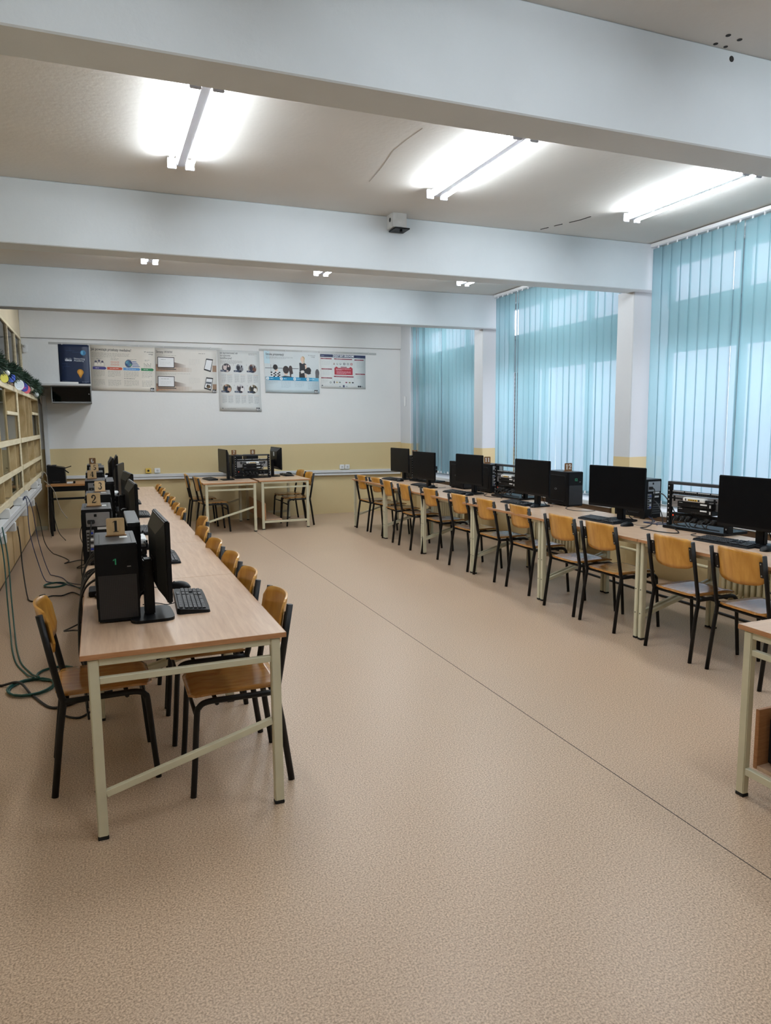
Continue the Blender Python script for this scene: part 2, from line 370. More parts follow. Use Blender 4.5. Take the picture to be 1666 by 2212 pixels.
# parapet cap / sill
BAYS = ((2.98 - 3.10, 2.76), (3.12, 5.87), (6.23, 8.95), (9.31, 11.86))
BAYS = ((0.0, 2.76), (3.12, 5.87), (6.23, 8.95), (9.31, 11.86))
DKWOOD = pm('sill_edge_brown', rgb(84, 58, 36), .5, var=.15, scale=10)
SILLW = pm('sill_white', rgb(226, 228, 230), .35, var=.03)
for i, (a, b) in enumerate(BAYS):
    mb = MB(); mb.box(5.085, XR + .12, a + .005, b - .005, .685, .735, SILLW, .006); mb.box(5.095, 5.115, a + .005, b - .005, .58, .684, DKWOOD, .003)
    mb.box(5.115, XR, a + .01, b - .01, .60, .684, WALLR)
    struct(mb.build('trim_sill'), ('white window sill out of view beside the viewer', 'white window sill behind the nearest monitors', 'white window sill behind the tower marked 12', 'white window sill in the back corner')[i], 'sill')
    # window: frame members + glazing
    F = pm('window_frame', rgb(176, 182, 186), .5, var=.03); SP = pm('window_spandrel', rgb(168, 178, 184), .6, var=.05)
    xw0, xw1 = XR + .10, XR + .16
    fr = MB()
    fr.box(xw0, xw1, a, b, .735, .80, F); fr.box(xw0, xw1, a, b, 3.15, 3.22, F)
    fr.box(xw0, xw1, a, b, 2.30, 2.36, F); fr.box(xw0, xw1, a, b, 2.74, 2.80, F)
    nmul = 3; 
    for k in range(nmul + 1):
        yy = a + (b - a) * k / nmul; w = .05 if k in (0, nmul) else .035
        fr.box(xw0, xw1, max(a, yy - w), min(b, yy + w), .80, 2.30, F); fr.box(xw0, xw1, max(a, yy - w), min(b, yy + w), 2.80, 3.15, F)
    wf = fr.build('window_%d' % (i + 1)); struct(wf, 'tall window behind vertical blinds, bay %s' % ('beside the viewer', 'nearest in view', 'in the middle', 'by the back wall')[i], 'window')
    MB().box(xw0 + .015, xw1 - .015, a + .02, b - .02, 2.36, 2.74, SP).build('spandrel_panel', wf)
    MB().box(xw0 + .025, xw0 + .031, a + .02, b - .02, .78, 2.31, PANE).build('pane', wf)
    MB().box(xw0 + .025, xw0 + .031, a + .02, b - .02, 2.79, 3.16, PANE).build('pane', wf)
# outside: neighbouring dark wing seen through the corner window
OUT = pm('outside_dark_wall', rgb(40, 50, 54), .8, var=.2, scale=2)
mb = MB(); mb.box(6.3, 6.6, 9.9, 17.5, -1, 2.42, OUT)
struct(mb.build('wall_outside'), 'dark wing of the building outside the corner window', 'wall')
# louvres on that wing
mb = MB()
for k in range(34): mb.box(6.27, 6.30, 9.9, 17.5, .2 + k * .064, .225 + k * .064, pm('louvre_grey', rgb(84, 94, 98), .6))
mb.build('louvre', bpy.data.objects['wall_outside'])

# ------------------------------------------------------------------ vertical blinds
BF = blind_mat()
RAILW = pm('headrail_white', rgb(232, 234, 236), .35, var=.02)
def blind(a, b, label, gaps, skip, seed):
    rnd = random.Random(seed)
    t = thing('vertical_blind', label, 'blind', (5.2, (a + b) / 2, 0), 0, 'teal vertical blinds')
    h = (b - a) / 2
    hk = MB(); hk.box(-.02, .02, -h, h, 3.32, 3.352, RAILW, .004)
    sl = MB(); wt = sl
    n = int((b - a - .06) / .121); st = (b - a - .06) / n
    for k in range(n):
        y = -h + .03 + st * (k + .5)
        if k in skip: continue
        ang = rnd.uniform(-.13, -.03) if k not in gaps else gaps[k]
        lean = rnd.uniform(-.006, .006)
        w = .0655; z0, z1 = .79 + rnd.uniform(0, .01), 3.297
        dy, dx = w * math.cos(ang), w * math.sin(ang)
        x0 = .004 * (k % 2)
        def P(u, v):
            bow = .006 * (1 - (2 * u - 1) ** 2)
            return (x0 + dx * (2 * u - 1) - bow, y + dy * (2 * u - 1) + lean * (1 - v) * 2, z0 + (z1 - z0) * v)
        sl.sheet(P, 4, 1, .0008, BF, (1, 0, 0))
        hk.box(x0 - .006, x0 + .006, y - .006, y + .006, 3.29, 3.325, RAILW)
        wt.box(x0 - .004, x0 + .003, y - .055, y + .055, z0 - .004, z0 + .03, RAILW)
    sl.build('slats', t); hk.build('headrail', t)
    c = MB(); c.tube([(-.02, -h + .05, 3.3), (-.03, -h + .05, 2.0), (-.03, -h + .05, 1.1)], .002, RAILW, 6); c.build('pull_cord', t)
    return t
blind(.02, 2.74, 'teal vertical blind on the window beside the viewer, turned half open', {k: 1.0 for k in range(30)}, (), 3)
blind(3.0, 5.855, 'teal vertical blind nearest the viewer, right of the first pillar', {14: .35, 8: .4}, (), 4)
blind(6.15, 8.90, 'bright teal vertical blind behind the tower marked 12, between two pillars', {17: .42, 21: .12}, (), 5)
blind(9.24, 11.84, 'darker teal vertical blind with open gaps in the back corner', {10: .75, 15: .85, 17: .3, 19: .38}, (), 6)

# ------------------------------------------------------------------ fluorescent lights
LAMPW = emit('fluorescent_tube', (.875, .945, 1.0), TUBE); LAMPD = emit('fluorescent_tube_dim', (.875, .945, 1.0), TUBE * .80)
HOUS = pm('lamp_housing', rgb(196, 198, 206), .45, var=.02)
lt = thing('ceiling_light', '', 'light', (0, 0, 0), 0, 'twin-tube fluorescent ceiling lights')
MB().box(-.028, .028, -.62, .62, -.062, 0, HOUS, .006).build('housing', lt)
for s in (-1, 1):
    for e in (-1, 1):
        MB().box(.028 if s > 0 else -.085, .085 if s > 0 else -.028, e * .60 - .008, e * .60 + .008, -.085, -.02, HOUS, .003).build('lamp_holder', lt)
    m = MB(); m.tube([(s * .068, -.59, -.055), (s * .068, .59, -.055)], .014, LAMPW, 8); m.build('tube', lt)
spots = []
for by, bn in ((4.45, 'between the two nearest beams'), (7.46, 'in the bay just behind the middle beam'), (10.55, 'in the last bay before the posters')):
    for lx, ln in ((.6, 'on the shelf side'), (2.45, 'over the middle aisle'), (4.26, 'beside the windows')):
        spots.append((lx, by, f'lit twin-tube ceiling light {ln}, {bn}'))
for i, (x, y, lab) in enumerate(spots):
    if i == 0: lt.location = (x, y, ZC); lt['label'] = lab
    else: copy_tree(lt, lab, (x, y, ZC), 0)
# unseen row above the viewer, added dimmer to light the nearest beam
dl = thing('ceiling_light', 'unseen dim twin-tube ceiling light above the viewer, on the shelf side', 'light', (.6, 1.37, ZC), 0, 'twin-tube fluorescent ceiling lights')
for c in list(lt.children):
    if c.name.startswith('tube'):
        m = MB(); sx = 1 if c.data.vertices[0].co.x > 0 else -1
        m.tube([(sx * .068, -.59, -.055), (sx * .068, .59, -.055)], .014, LAMPD, 8); m.build('tube', dl)
    else:
        d = c.copy(); COL.objects.link(d); d.parent = dl
copy_tree(dl, 'unseen dim twin-tube ceiling light above the viewer, over the middle aisle', (2.45, 1.37, ZC), 0)
copy_tree(dl, 'unseen dim twin-tube ceiling light above the viewer, beside the windows', (4.26, 1.37, ZC), 0)

# ------------------------------------------------------------------ tables (long axis along local y)
TW, TL, TZ = .80, 1.276, .76
def make_table(label, group, mirror=1, shelf=False):
    """mirror=+1: end braces rise towards +x; shelf: low rails carrying a computer tray"""
    t = thing('school_table', label, 'table', (0, 0, 0), 0, group)
    hw, hl = TW / 2, TL / 2
    tp = MB().box(-hw, hw, -hl, hl, TZ - .022, TZ, TOP, .002, None, 1).build('tabletop', t)
    e = MB()
    for s in (-1, 1):
        e.box(-hw - .0008, hw + .0008, s * (hl + .0004) - .0006, s * (hl + .0004) + .0006, TZ - .021, TZ - .001, TOPEDGE)
        e.box(s * (hw + .0004) - .0006, s * (hw + .0004) + .0006, -hl, hl, TZ - .021, TZ - .001, TOPEDGE)
    e.build('edge_band', tp)
    lx, ly = hw - .045, hl - .022
    for sx in (-1, 1):
        for sy in (-1, 1):
            lg = MB().box(sx * lx - .02, sx * lx + .02, sy * ly - .017, sy * ly + .017, .012, TZ - .022, CREAM, .004).build('leg', t)
            MB().box(sx * lx - .0205, sx * lx + .0205, sy * ly - .0175, sy * ly + .0175, 0, .014, RUBBER, .002).build('foot', lg)
            bo = MB()
            for z in (.20, .38):
                bo.cyl((sx * (lx + .0205), sy * ly, z), .0045, .003, INK, 'x', 8)
            bo.build('bolt', lg)
    for sy in (-1, 1):
        y = sy * ly
        MB().bar((-lx + .02, y, TZ - .037), (lx - .02, y, TZ - .037), .026, .028, CREAM).build('top_rail', t)
        MB().bar((-lx + .02, y, .648), (lx - .02, y, .648), .024, .026, CREAM).build('end_rail', t)
        if shelf: MB().bar((-lx + .02, y, .118), (lx - .02, y, .118), .026, .032, CREAM).build('low_rail', t)
        else: MB().bar((-mirror * (lx - .02), y, .185), (mirror * (lx - .02), y, .375), .024, .028, CREAM).build('brace', t)
    for sx in (-1, 1):
        MB().bar((sx * lx, -ly + .02, TZ - .037), (sx * lx, ly - .02, TZ - .037), .024, .028, CREAM).build('side_rail', t)
    if shelf:
        sm = MB(); x0 = -lx + .03
        MB().box(x0, x0 + .018, -ly + .02, ly - .02, .135, .40, TOPEDGE, .002).build('tray_side', t)
        MB().box(x0 + .02, x0 + .27, -ly + .02, ly - .02, .135, .153, TOP, .002).build('tray_board', t)
    return t
LT = [2.872 + 1.28 * k for k in range(6)]
ordn = ('first', 'second', 'third', 'fourth', 'fifth', 'sixth', 'seventh', 'eighth', 'ninth', 'tenth', 'eleventh', 'twelfth')
XLT = .291
protoL = make_table('', 'tables in the row along the shelves', 1)
wL = ('table carrying the tower marked 1, at the open end of the shelf-side row', 'table under the tower with sign 2, second in the shelf-side row', 'table under the tower with sign 3, third in the shelf-side row', 'table under the tower with sign 4, fourth in the shelf-side row', 'table under the tower with sign 5, fifth in the shelf-side row', 'table under the tower with sign 6, farthest in the shelf-side row')
for k, y in enumerate(LT):
    lab = 'beech-top cream-framed ' + wL[k]
    if k == 0: protoL.location = (XLT, y + .64, 0); protoL['label'] = lab
    else: copy_tree(protoL, lab, (XLT, y + .64, 0), 0)
XRT = 4.05
wR = ('table with the nearest monitor and rack in the window row', 'table with the big monitor beside the nearest rack in the window row', 'table under the tower marked 12 in the window row', 'table under the tower with sign 11 in the window row', 'table under the tower with sign 10 in the window row', 'farthest table of the window row, by the back wall')
RT = [2.87 + 1.282 * k for k in range(6)]
for k, y in enumerate(RT):
    copy_tree(protoL, 'beech-top cream-framed ' + wR[k], (XRT, y + .64, 0), 0, 'tables in the row along the windows')
copy_tree(protoL, 'beech-top cream table by the back wall under the tower with sign 7', (1.80, 10.70 + .64, 0), 0, 'pair of tables at the back wall')
tb = make_table('beech-top cream table with a low computer tray, under the sign 8 tower', 'pair of tables at the back wall', 1, True)
tb.location = (2.655, 10.82 + .64, 0)
tc = copy_tree(tb, 'corner of a beech-top table with low tray holding a dark computer, nearest the viewer', (2.51 + .638, 2.217 - .40, 0), -PI / 2)
if 'group' in tc: del tc['group']

# ------------------------------------------------------------------ school chair (front = +x)
def make_chair():
    c = thing('school_chair', '', 'chair', (0, 0, 0), 0, 'wooden school chairs on black tube frames')
    def seat(u, v):
        x = -.195 + .41 * u
        r = .06; hw = .188
        d = min(u * .41, (1 - u) * .41)
        w = hw - (r - math.sqrt(max(0, r * r - (r - d) ** 2)) if d < r else 0)
        y = (2 * v - 1) * w
        z = .452 - .006 * math.cos((v - .5) * PI) * math.sin(min(1, u * 1.2) * PI) 
        if x > .14: z -= 2.6 * (x - .14) ** 2 + .0
        if x < -.15: z += .6 * (x + .15) ** 2
        return (x, y, z)
    MB().sheet(seat, 16, 8, .010, SEATPLY, (0, 0, 1)).build('seat', c)
    def upx(z): return -.168 - (z - .43) * .172
    def back(u, v):
        y = (2 * u - 1); r = .045; W = .187
        z0, z1 = .622, .842
        y_ = y * W
        dz = 0
        e = W - abs(y_)
        cut = (r - math.sqrt(max(0, r * r - (r - e) ** 2))) if e < r else 0
        zc0 = z0 + cut + .022 * y * y; zc1 = z1 - cut - .010 * y * y
        z = zc0 + (zc1 - zc0) * v
        x = upx(z) + .017 - .040 * (1 - y * y) + .012 * abs(y) ** 3
        return (x, y_, z)
    MB().sheet(back, 18, 8, .009, PLY, (1, 0, .17)).build('backrest', c)
    for s in (-1, 1):
        y = s * .205
        m = MB(); m.tube([(-.222, y + s * .004, .001), (-.185, y, .29), (-.166, y, .405), (-.163, y, .43), (-.172, y, .46), (upx(.62), y, .62), (upx(.825), y, .825)], .0115, STEEL, 10, rb=.015)
        m.build('rear_leg', c)
        m = MB(); m.tube(spline([(-.16, y, .428), (.06, y * .985, .428), (.145, y * .98, .425), (.178, y * .98, .405), (.188, y * .98, .37), (.205, y * .99, .15), (.218, y, .001)], 5), .0115, STEEL, 10, rb=.0135)
        m.build('front_leg', c)
        zb = .70
        br = MB(); br.box(-.0025, .0025, -.021, .021, -.05, .05, STEEL, .004, Matrix.Translation((upx(.74) + .006, s * .178, .735)) @ Matrix.Rotation(-.17, 4, 'Y') )
        b = br.build('bracket', c)
        for dz in (-.036, .036):
            q = MB(); q.cyl((upx(.735 + dz) + .002, s * .170, .735 + dz), .0045, .004, SCREW, 'x', 8); q.build('screw', b)
    MB().tube([(.10, -.2, .413), (.10, .2, .413)], .010, STEEL, 8).build('stretcher', c)
    MB().tube([(-.15, -.2, .425), (-.15, .2, .425)], .010, STEEL, 8).build('stretcher', c)
    MB().tube([(.185, -.2, .345), (.185, .2, .345)], .009, STEEL, 8).build('stretcher', c)
    return c
chair = make_chair()
first = [True]
def put_chair(x, y, rz, label, group):
    if first[0]:
        chair.location = (x, y, 0); chair.rotation_euler = (0, 0, rz); chair['label'] = label; chair['group'] = group; first[0] = False
    else: copy_tree(chair, label, (x, y, 0), rz, group)
RC = [10.21, 9.69, 9.10, 8.46, 7.78, 7.01, 6.45, 5.81, 5.05, 4.54, 3.785, 3.225]
RCx = [3.90, 3.93, 3.88, 3.86, 3.89, 3.88, 3.89, 3.90, 3.83, 3.83, 3.84, 3.85]
rnd = random.Random(2)
for k in range(12):
    if k == 0: w = 'wooden school chair at the far end of the window row, next to the back wall'
    elif k == 11: w = 'wooden school chair half hidden by the tray table, nearest end of the window row'
    else: w = f'wooden school chair in the window row, {ordn[k]} counted from the back wall'
    put_chair(RCx[k], RC[k], rnd.uniform(-.05, .05), w, 'chairs along the window row')
LC = [3.28, 3.84, 4.37, 4.93, 5.57, 6.20, 6.92, 7.42, 8.06, 8.55, 9.24, 9.90]
LCx = [.515, .49, .49, .475, .48, .56, .46, .455, .475, .465, .47, .475]
for k in range(12):
    if k == 0: w = 'wooden school chair pushed under the aisle side of the table with tower 1'
    elif k == 11: w = 'wooden school chair farthest away at the aisle side of the shelf row'
    else: w = f'wooden school chair at the aisle side of the shelf row, {ordn[k]} from its open end'
    put_chair(LCx[k] + .01, LC[k], PI + rnd.uniform(-.05, .05), w, 'chairs along the aisle side of the shelf row')
put_chair(-.045, 3.53, .03, 'wooden school chair with scuffed backrest standing between shelves and table by tower 1', 'chairs at the ends of rows')
put_chair(1.57, 11.06, .05, 'wooden chair pushed under the sign 7 table, nearer of its two', 'chairs at the back wall tables')
put_chair(1.50, 11.72, -.04, 'wooden chair beside the sign 7 table, the one against the back wall', 'chairs at the back wall tables')
put_chair(2.93, 11.22, PI, 'wooden chair pushed under the sign 8 tray table, nearer of its two', 'chairs at the back wall tables')
put_chair(2.95, 11.80, PI + .05, 'wooden chair pushed under the sign 8 tray table, against the back wall', 'chairs at the back wall tables')

# ------------------------------------------------------------------ monitors (screen faces +x)
def make_monitor(W, H, label, group, zb=.115, thick=.05, roundc=.01):
    t = thing('computer_monitor', label, 'monitor', (0, 0, 0), 0, group)
    zt = zb + H
    m = MB()
    m.box(-.012, .010, -W / 2, W / 2, zb, zt, BLACK, .005)
    # bulged back: frustum
    b = .7
    A = [(-.011, -W / 2 + .01, zb + .01), (-.011, W / 2 - .01, zb + .01), (-.011, W / 2 - .01, zt - .01), (-.011, -W / 2 + .01, zt - .01)]
    B = [(-thick, -W / 2 * b + .01, zb + H * .14), (-thick, W / 2 * b - .01, zb + H * .14), (-thick, W / 2 * b - .01, zt - H * .18), (-thick, -W / 2 * b + .01, zt - H * .18)]
    m.poly(B, BLACK)
    for i in range(4): m.poly([A[i], A[(i + 1) % 4], B[(i + 1) % 4], B[i]], BLACK)
    hs = m.build('housing', t)
    MB().box(.0095, .0112, -W / 2 + .009, W / 2 - .009, zb + .022, zt - .009, SCREEN).build('screen', t)
    s = MB(); s.box(-thick - .045, -thick - .002, -.035, .035, .012, zb + H * .45, BLACK, .006); s.box(-thick - .004, -thick + .012, -.05, .05, zb + H * .28, zb + H * .48, BLACK, .004); s.build('stand_column', t)
    s = MB(); pts = []
    for k in range(28):
        a = 2 * PI * k / 28; ca, sa = math.cos(a), math.sin(a)
        pts.append((-.06 + .095 * (abs(ca) ** .35) * (1 if ca > 0 else -1), .13 * (abs(sa) ** .35) * (1 if sa > 0 else -1), 0))
    s.prism(pts, (0, 0, .013), BLACK); s.build('base', t)
    q = MB(); q.tube([(-thick - .005, .0, zb + .05), (-thick - .06, .03, .09), (-thick - .075, .05, .03), (-thick - .08, .10, .004)], .004, BLACK, 6); q.build('cable', t)
    return t
mr = make_monitor(.612, .36, '', 'large monitors of the window row')
Rmon = [(4.135, 4.985, PI + .16, 'large dark monitor in the window row, between rack and tower marked 12'),
        (4.13, 3.56, PI + .03, 'large dark monitor nearest the viewer in the window row, overlapping the rack'),
        (4.105, 6.24, PI + .02, 'dark monitor left of the tower marked 12, beside its keyboard'),
        (4.13, 7.63, PI + .05, 'dark monitor before the tower with sign 11'),
        (3.98, 8.60, PI + .06, 'dark monitor second from the back wall in the window row'),
        (4.24, 10.03, PI + .06, 'dark monitor nearest the back wall in the window row')]
for k, (x, y, rz, lab) in enumerate(Rmon):
    if k == 0: mr.location = (x, y, TZ); mr.rotation_euler = (0, 0, rz); mr['label'] = lab
    else: copy_tree(mr, lab, (x, y, TZ), rz)
copy_tree(mr, 'dark monitor with its screen towards the shelves on the sign 7 table', (1.78, 11.24, TZ), PI + .05, 'monitors on the back wall tables')
m8 = copy_tree(mr, 'dark monitor with a pale sticker on its back, on the sign 8 table', (2.72, 11.66, TZ), .04, 'monitors on the back wall tables')
st = MB(); st.box(-.0545, -.051, -.06, .0, .115 + .22, .115 + .285, LGREY); 
ml = make_monitor(.51, .355, '', 'monitors of the shelf-side row', .108, .042)
Lmon = [(.245, 3.38, .03, 'dark monitor beside tower 1, seen nearly edge-on, nearest in the shelf row'),
        (.215, 5.47, .05, 'dark monitor beside the tower with sign 3, second in the shelf row'),
        (.225, 6.54, .09, 'dark monitor beyond sign 3, third in the shelf row'),
        (.20, 8.02, -.16, 'monitor with its pale-lit screen turned towards the viewer in the shelf row'),
        (.15, 9.60, .03, 'dark monitor beside the tower with sign 6, rounded back visible'),
        (.22, 10.20, .0, 'farthest dark monitor in the shelf row, close to the back wall')]
for k, (x, y, rz, lab) in enumerate(Lmon):
    if k == 0: ml.location = (x, y, TZ); ml.rotation_euler = (0, 0, rz); ml['label'] = lab
    else: copy_tree(ml, lab, (x, y, TZ), rz)
sl_ = st.build('sticker', m8); sl_['label'] = 'pale sticker'

# ------------------------------------------------------------------ tower computers (front = -y)
def grille_mat():
    m, nt, b = new_mat('front_grille'); N, L = nt.nodes, nt.links
    tc = N.new('ShaderNodeTexCoord'); ck = N.new('ShaderNodeTexBrick')
    ck.inputs['Scale'].default_value = 1.0; ck.offset = 0; ck.inputs['Brick Width'].default_value = .0075; ck.inputs['Row Height'].default_value = .0075; ck.inputs['Mortar Size'].default_value = .0012
    ck.inputs['Color1'].default_value = (.006, .006, .007, 1); ck.inputs['Color2'].default_value = (.007, .007, .008, 1); ck.inputs['Mortar'].default_value = (.022, .022, .025, 1)
    mp = N.new('ShaderNodeMapping'); mp.inputs['Rotation'].default_value = (PI / 2, 0, 0)
    L.new(tc.outputs['Object'], mp.inputs['Vector']); L.new(mp.outputs['Vector'], ck.inputs['Vector'])
    L.new(ck.outputs['Color'], b.inputs['Base Color']); b.inputs['Roughness'].default_value = .5
    return m
GRILLE = grille_mat()
PW, PD, PH = .176, .40, .352
def make_pc(label, group):
    t = thing('tower_computer', label, 'computer', (0, 0, 0), 0, group)
    c = MB(); c.box(-PW / 2, PW / 2, -PD / 2 + .02, PD / 2, .012, PH - .004, MATTE, .003)
    for sx in (-1, 1):
        for sy in (-1, 1): c.box(sx * .065 - .012, sx * .065 + .012, sy * .15 - .02, sy * .15 + .02, 0, .014, RUBBER)
    c.build('case', t)
    MB().box(-PW / 2 + .001, PW / 2 - .001, -PD / 2 + .012, PD / 2 - .002, PH - .005, PH, TOPGREY, .002).build('top_panel', t)
    v = MB()
    for s in (-1, 1): v.box(s * .068 - .002, s * .068 + .002, -.16, .12, PH - .001, PH + .0006, BLACK)
    v.build('top_groove', t)
    f = MB(); f.box(-PW / 2, PW / 2, -PD / 2, -PD / 2 + .022, .006, PH - .001, MATTE, .005); fp = f.build('front_panel', t)
    g = MB(); g.box(-PW / 2 + .008, PW / 2 - .008, -PD / 2 - .0012, -PD / 2 + .002, .02, .215, GRILLE); g.build('grille', fp)
    g = MB(); g.cyl((.05, -PD / 2 - .0005, .265), .006, .004, BLACK, 'y', 10); g.box(.042, .058, -PD / 2 - .001, -PD / 2 + .002, .248, .252, GREYM); g.build('button', fp)
    # side panel with raised rounded outline and oval badge
    for s in (-1, 1):
        sp = MB(); sp.tube([(s * (PW / 2 + .0005), y, z) for y, z in ((-.13, .31), (.12, .31), (.145, .29), (.145, .07), (.12, .05), (-.12, .05), (-.145, .07), (-.145, .295))], .003, BLACK, 6, closed=True)
        so = sp.build('side_panel', t)
    bd = MB(); bd.tube([(-PW / 2 - .001, .02 + .018 * math.cos(a), .17 + .008 * math.sin(a)) for a in [2 * PI * k / 14 for k in range(14)]], .0013, GREYM, 5, closed=True); bd.build('badge', t)
    # rear side (at +y)
    r = MB(); y = PD / 2
    r.box(-.075, .062, y - .002, y + .0025, .245, .332, GREYM, .004); ps = r.build('power_supply', t)
    q = MB(); q.box(.012, .056, y + .001, y + .012, .262, .288, RUBBER, .004); q.box(.0, .016, y + .002, y + .004, .305, .322, BLACK, .002); q.build('power_socket', ps)
    q = MB(); q.tube(spline([(.034, y + .01, .275), (.034, y + .05, .262), (.045, y + .055, .18), (.05, y + .04, .08), (.055, y + .03, .01)], 5), .0045, RUBBER, 7); q.build('power_lead', ps)
    q = MB(); q.box(.02, .066, y - .001, y + .002, .09, .225, GREYM, .002)
    io = q.build('port_panel', t)
    q = MB()
    for k, z in enumerate((.205, .185, .165, .145, .125, .105)):
        q.box(.026, .044, y + .002, y + .006, z - .006, z + .006, (BLUEP, INK, WPLAST, INK, LGREY, BLUEP)[k], .001); q.box(.048, .062, y + .002, y + .005, z - .005, z + .005, INK)
    q.build('port', io)
    q = MB()
    for k in range(5): q.box(-.075, .01, y, y + .002, .045 + k * .02, .055 + k * .02, TOPGREY)
    q.build('slot_cover', t)
    q = MB(); q.box(-.06, -.012, y + .0005, y + .002, .19, .205, LGREY); q.box(-.065, .0, y + .0002, y + .0012, .225, .24, LGREY); q.build('label_strip', t)
    return t
pc = make_pc('', 'black tower computers')
pcs = [(.048, 3.51, 0, 'black tower with a green figure 1 on its front, nearest the viewer'),
       (-.032, 4.95, PI, 'tower with sign 2, its grey power supply and back ports showing'),
       (-.02, 5.92, 0, 'tower with sign 3 on top, third in the shelf row'),
       (-.045, 7.40, PI, 'tower with sign 4 and its power inlet showing, shelf row'),
       (-.055, 8.63, 0, 'tower with sign 5 in the shelf row'),
       (-.06, 10.20, PI, 'tower with sign 6, farthest in the shelf row'),
       (2.085, 11.93, 0, 'black tower with sign 7 behind the rack at the back wall'),
       (2.345, 11.93, 0, 'black tower with sign 8 behind the rack at the back wall'),
       (4.56, 10.15, PI, 'black tower in the back corner of the window row, behind the farthest monitor'),
       (4.42, 8.35, 0, 'black tower under sign 10 between two monitors of the window row'),
       (4.47, 7.75, PI, 'tower with sign 11, ports facing the aisle end, window row'),
       (4.47, 6.20, 0, 'black tower with a green 12 on its front and oval badge on its side'),
       (4.512, 5.15, PI, 'tower half hidden behind the big monitor, next to the rack, without a sign')]
PCO = []
for k, (x, y, rz, lab) in enumerate(pcs):
    if k == 0: pc.location = (x, y, TZ); pc['label'] = lab; PCO.append(pc)
    else: PCO.append(copy_tree(pc, lab, (x, y, TZ), rz))
def num_on_pc(o, s, x):
    m = MB()
    for p in text_polys(s, .036, .0012, 'CENTER'): m.poly([(x + a, -PD / 2 - .0015, .262 + b) for a, b, _ in p], GREENT)
    if s == '1':
        dx = -.004 if s == '1' else -.0135
        m.poly([(x + dx, -PD / 2 - .0016, .2875), (x + dx, -PD / 2 - .0016, .2815), (x + dx - .0065, -PD / 2 - .0016, .2775), (x + dx - .0065, -PD / 2 - .0016, .2825)], GREENT)
    k = m.build('number', o); k['label'] = 'green number ' + s
num_on_pc(PCO[0], '1', -.005); num_on_pc(PCO[11], '12', .0)
for o in (PCO[0], PCO[1], PCO[2]):
    s = MB(); s.box(.02, .055, -.02, .03, PH, PH + .0008, WPLAST) if o is not PCO[1] else s.box(-.06, -.02, -.03, .02, PH, PH + .0008, WPLAST)
    s.build('sticker', o)
un = thing('computer_case', 'black boxy case in the low tray of the corner table nearest the viewer', 'computer', (2.60, 2.02, .1535))
MB().box(0, .36, -.09, .09, .008, .215, MATTE, .008).build('case', un)
MB().box(-.006, .002, -.086, .086, .012, .211, BLACK, .004).build('front_panel', un)
q = MB()
for k in range(9): q.box(-.0075, -.006, -.07, .07, .03 + k * .012, .036 + k * .012, INK)
q.build('grille', un)
for sx in (.04, .32):
    for sy in (-.06, .06): MB().cyl((sx, sy, .004), .014, .009, RUBBER).build('foot', un)

# ------------------------------------------------------------------ number signs (faces -y)
def arc(cx, cy, rx, ry, a0, a1, n, w0, w1, wm=None):
    out = []
    for i in range(n + 1):
        t = i / n; a = math.radians(a0 + (a1 - a0) * t)
        w = w0 + (w1 - w0) * t if wm is None else (w0 + (wm - w0) * math.sin(PI * t) if True else 0)
        out.append((cx + rx * math.cos(a), cy + ry * math.sin(a), w))
    return out
def bar_(x0, y0, x1, y1, w): return [(x0, y0, w), (x1, y1, w)]
# fat-face stencil digits in a 0.6 x 1 cell: lists of variable-width strokes
DIG = {
 '0': [arc(.3, .5, .2, .42, 100, 260, 14, .05, .05, .20), arc(.3, .5, .2, .42, -80, 80, 14, .05, .05, .20)],
 '1': [bar_(.31, .04, .31, .96, .20), bar_(.12, .03, .52, .03, .06), [(.08, .82, .05), (.24, .93, .07)]],
 '2': [arc(.29, .70, .2, .23, 200, 0, 16, .06, .06, .17) [:-1] + [(.48, .66, .17), (.40, .46, .13), (.2, .26, .08), (.1, .12, .06)], [(.1, .08, .10), (.3, .11, .16), (.46, .07, .12), (.54, .22, .05)], arc(.16, .68, .05, .05, 0, 330, 8, .1, .1)],
 '3': [arc(.28, .73, .19, .2, 150, -80, 14, .06, .06, .17), arc(.28, .28, .21, .25, 80, -160, 14, .06, .06, .19), arc(.13, .22, .04, .04, 0, 330, 8, .09, .09)],
 '4': [bar_(.39, .04, .39, .95, .18), [(.36, .93, .05), (.06, .34, .06)], bar_(.04, .30, .58, .30, .08), bar_(.24, .03, .54, .03, .06)],
 '5': [bar_(.14, .93, .5, .93, .13), bar_(.13, .95, .13, .52, .06), arc(.27, .31, .22, .26, 120, -160, 16, .06, .06, .20)],
 '6': [arc(.3, .5, .21, .42, 70, 285, 16, .06, .06, .20), arc(.3, .28, .17, .23, -75, 110, 12, .06, .06, .16)],
 '7': [bar_(.08, .91, .54, .91, .14), [(.52, .88, .06), (.32, .5, .14), (.26, .04, .2)]],
 '8': [arc(.3, .73, .16, .2, 0, 360, 18, .11, .11), arc(.3, .27, .2, .24, 0, 360, 18, .15, .15)],
 '9': [arc(.3, .5, .21, .42, -110, 105, 16, .06, .06, .20), arc(.3, .72, .17, .23, 105, 290, 12, .06, .06, .16)],
}
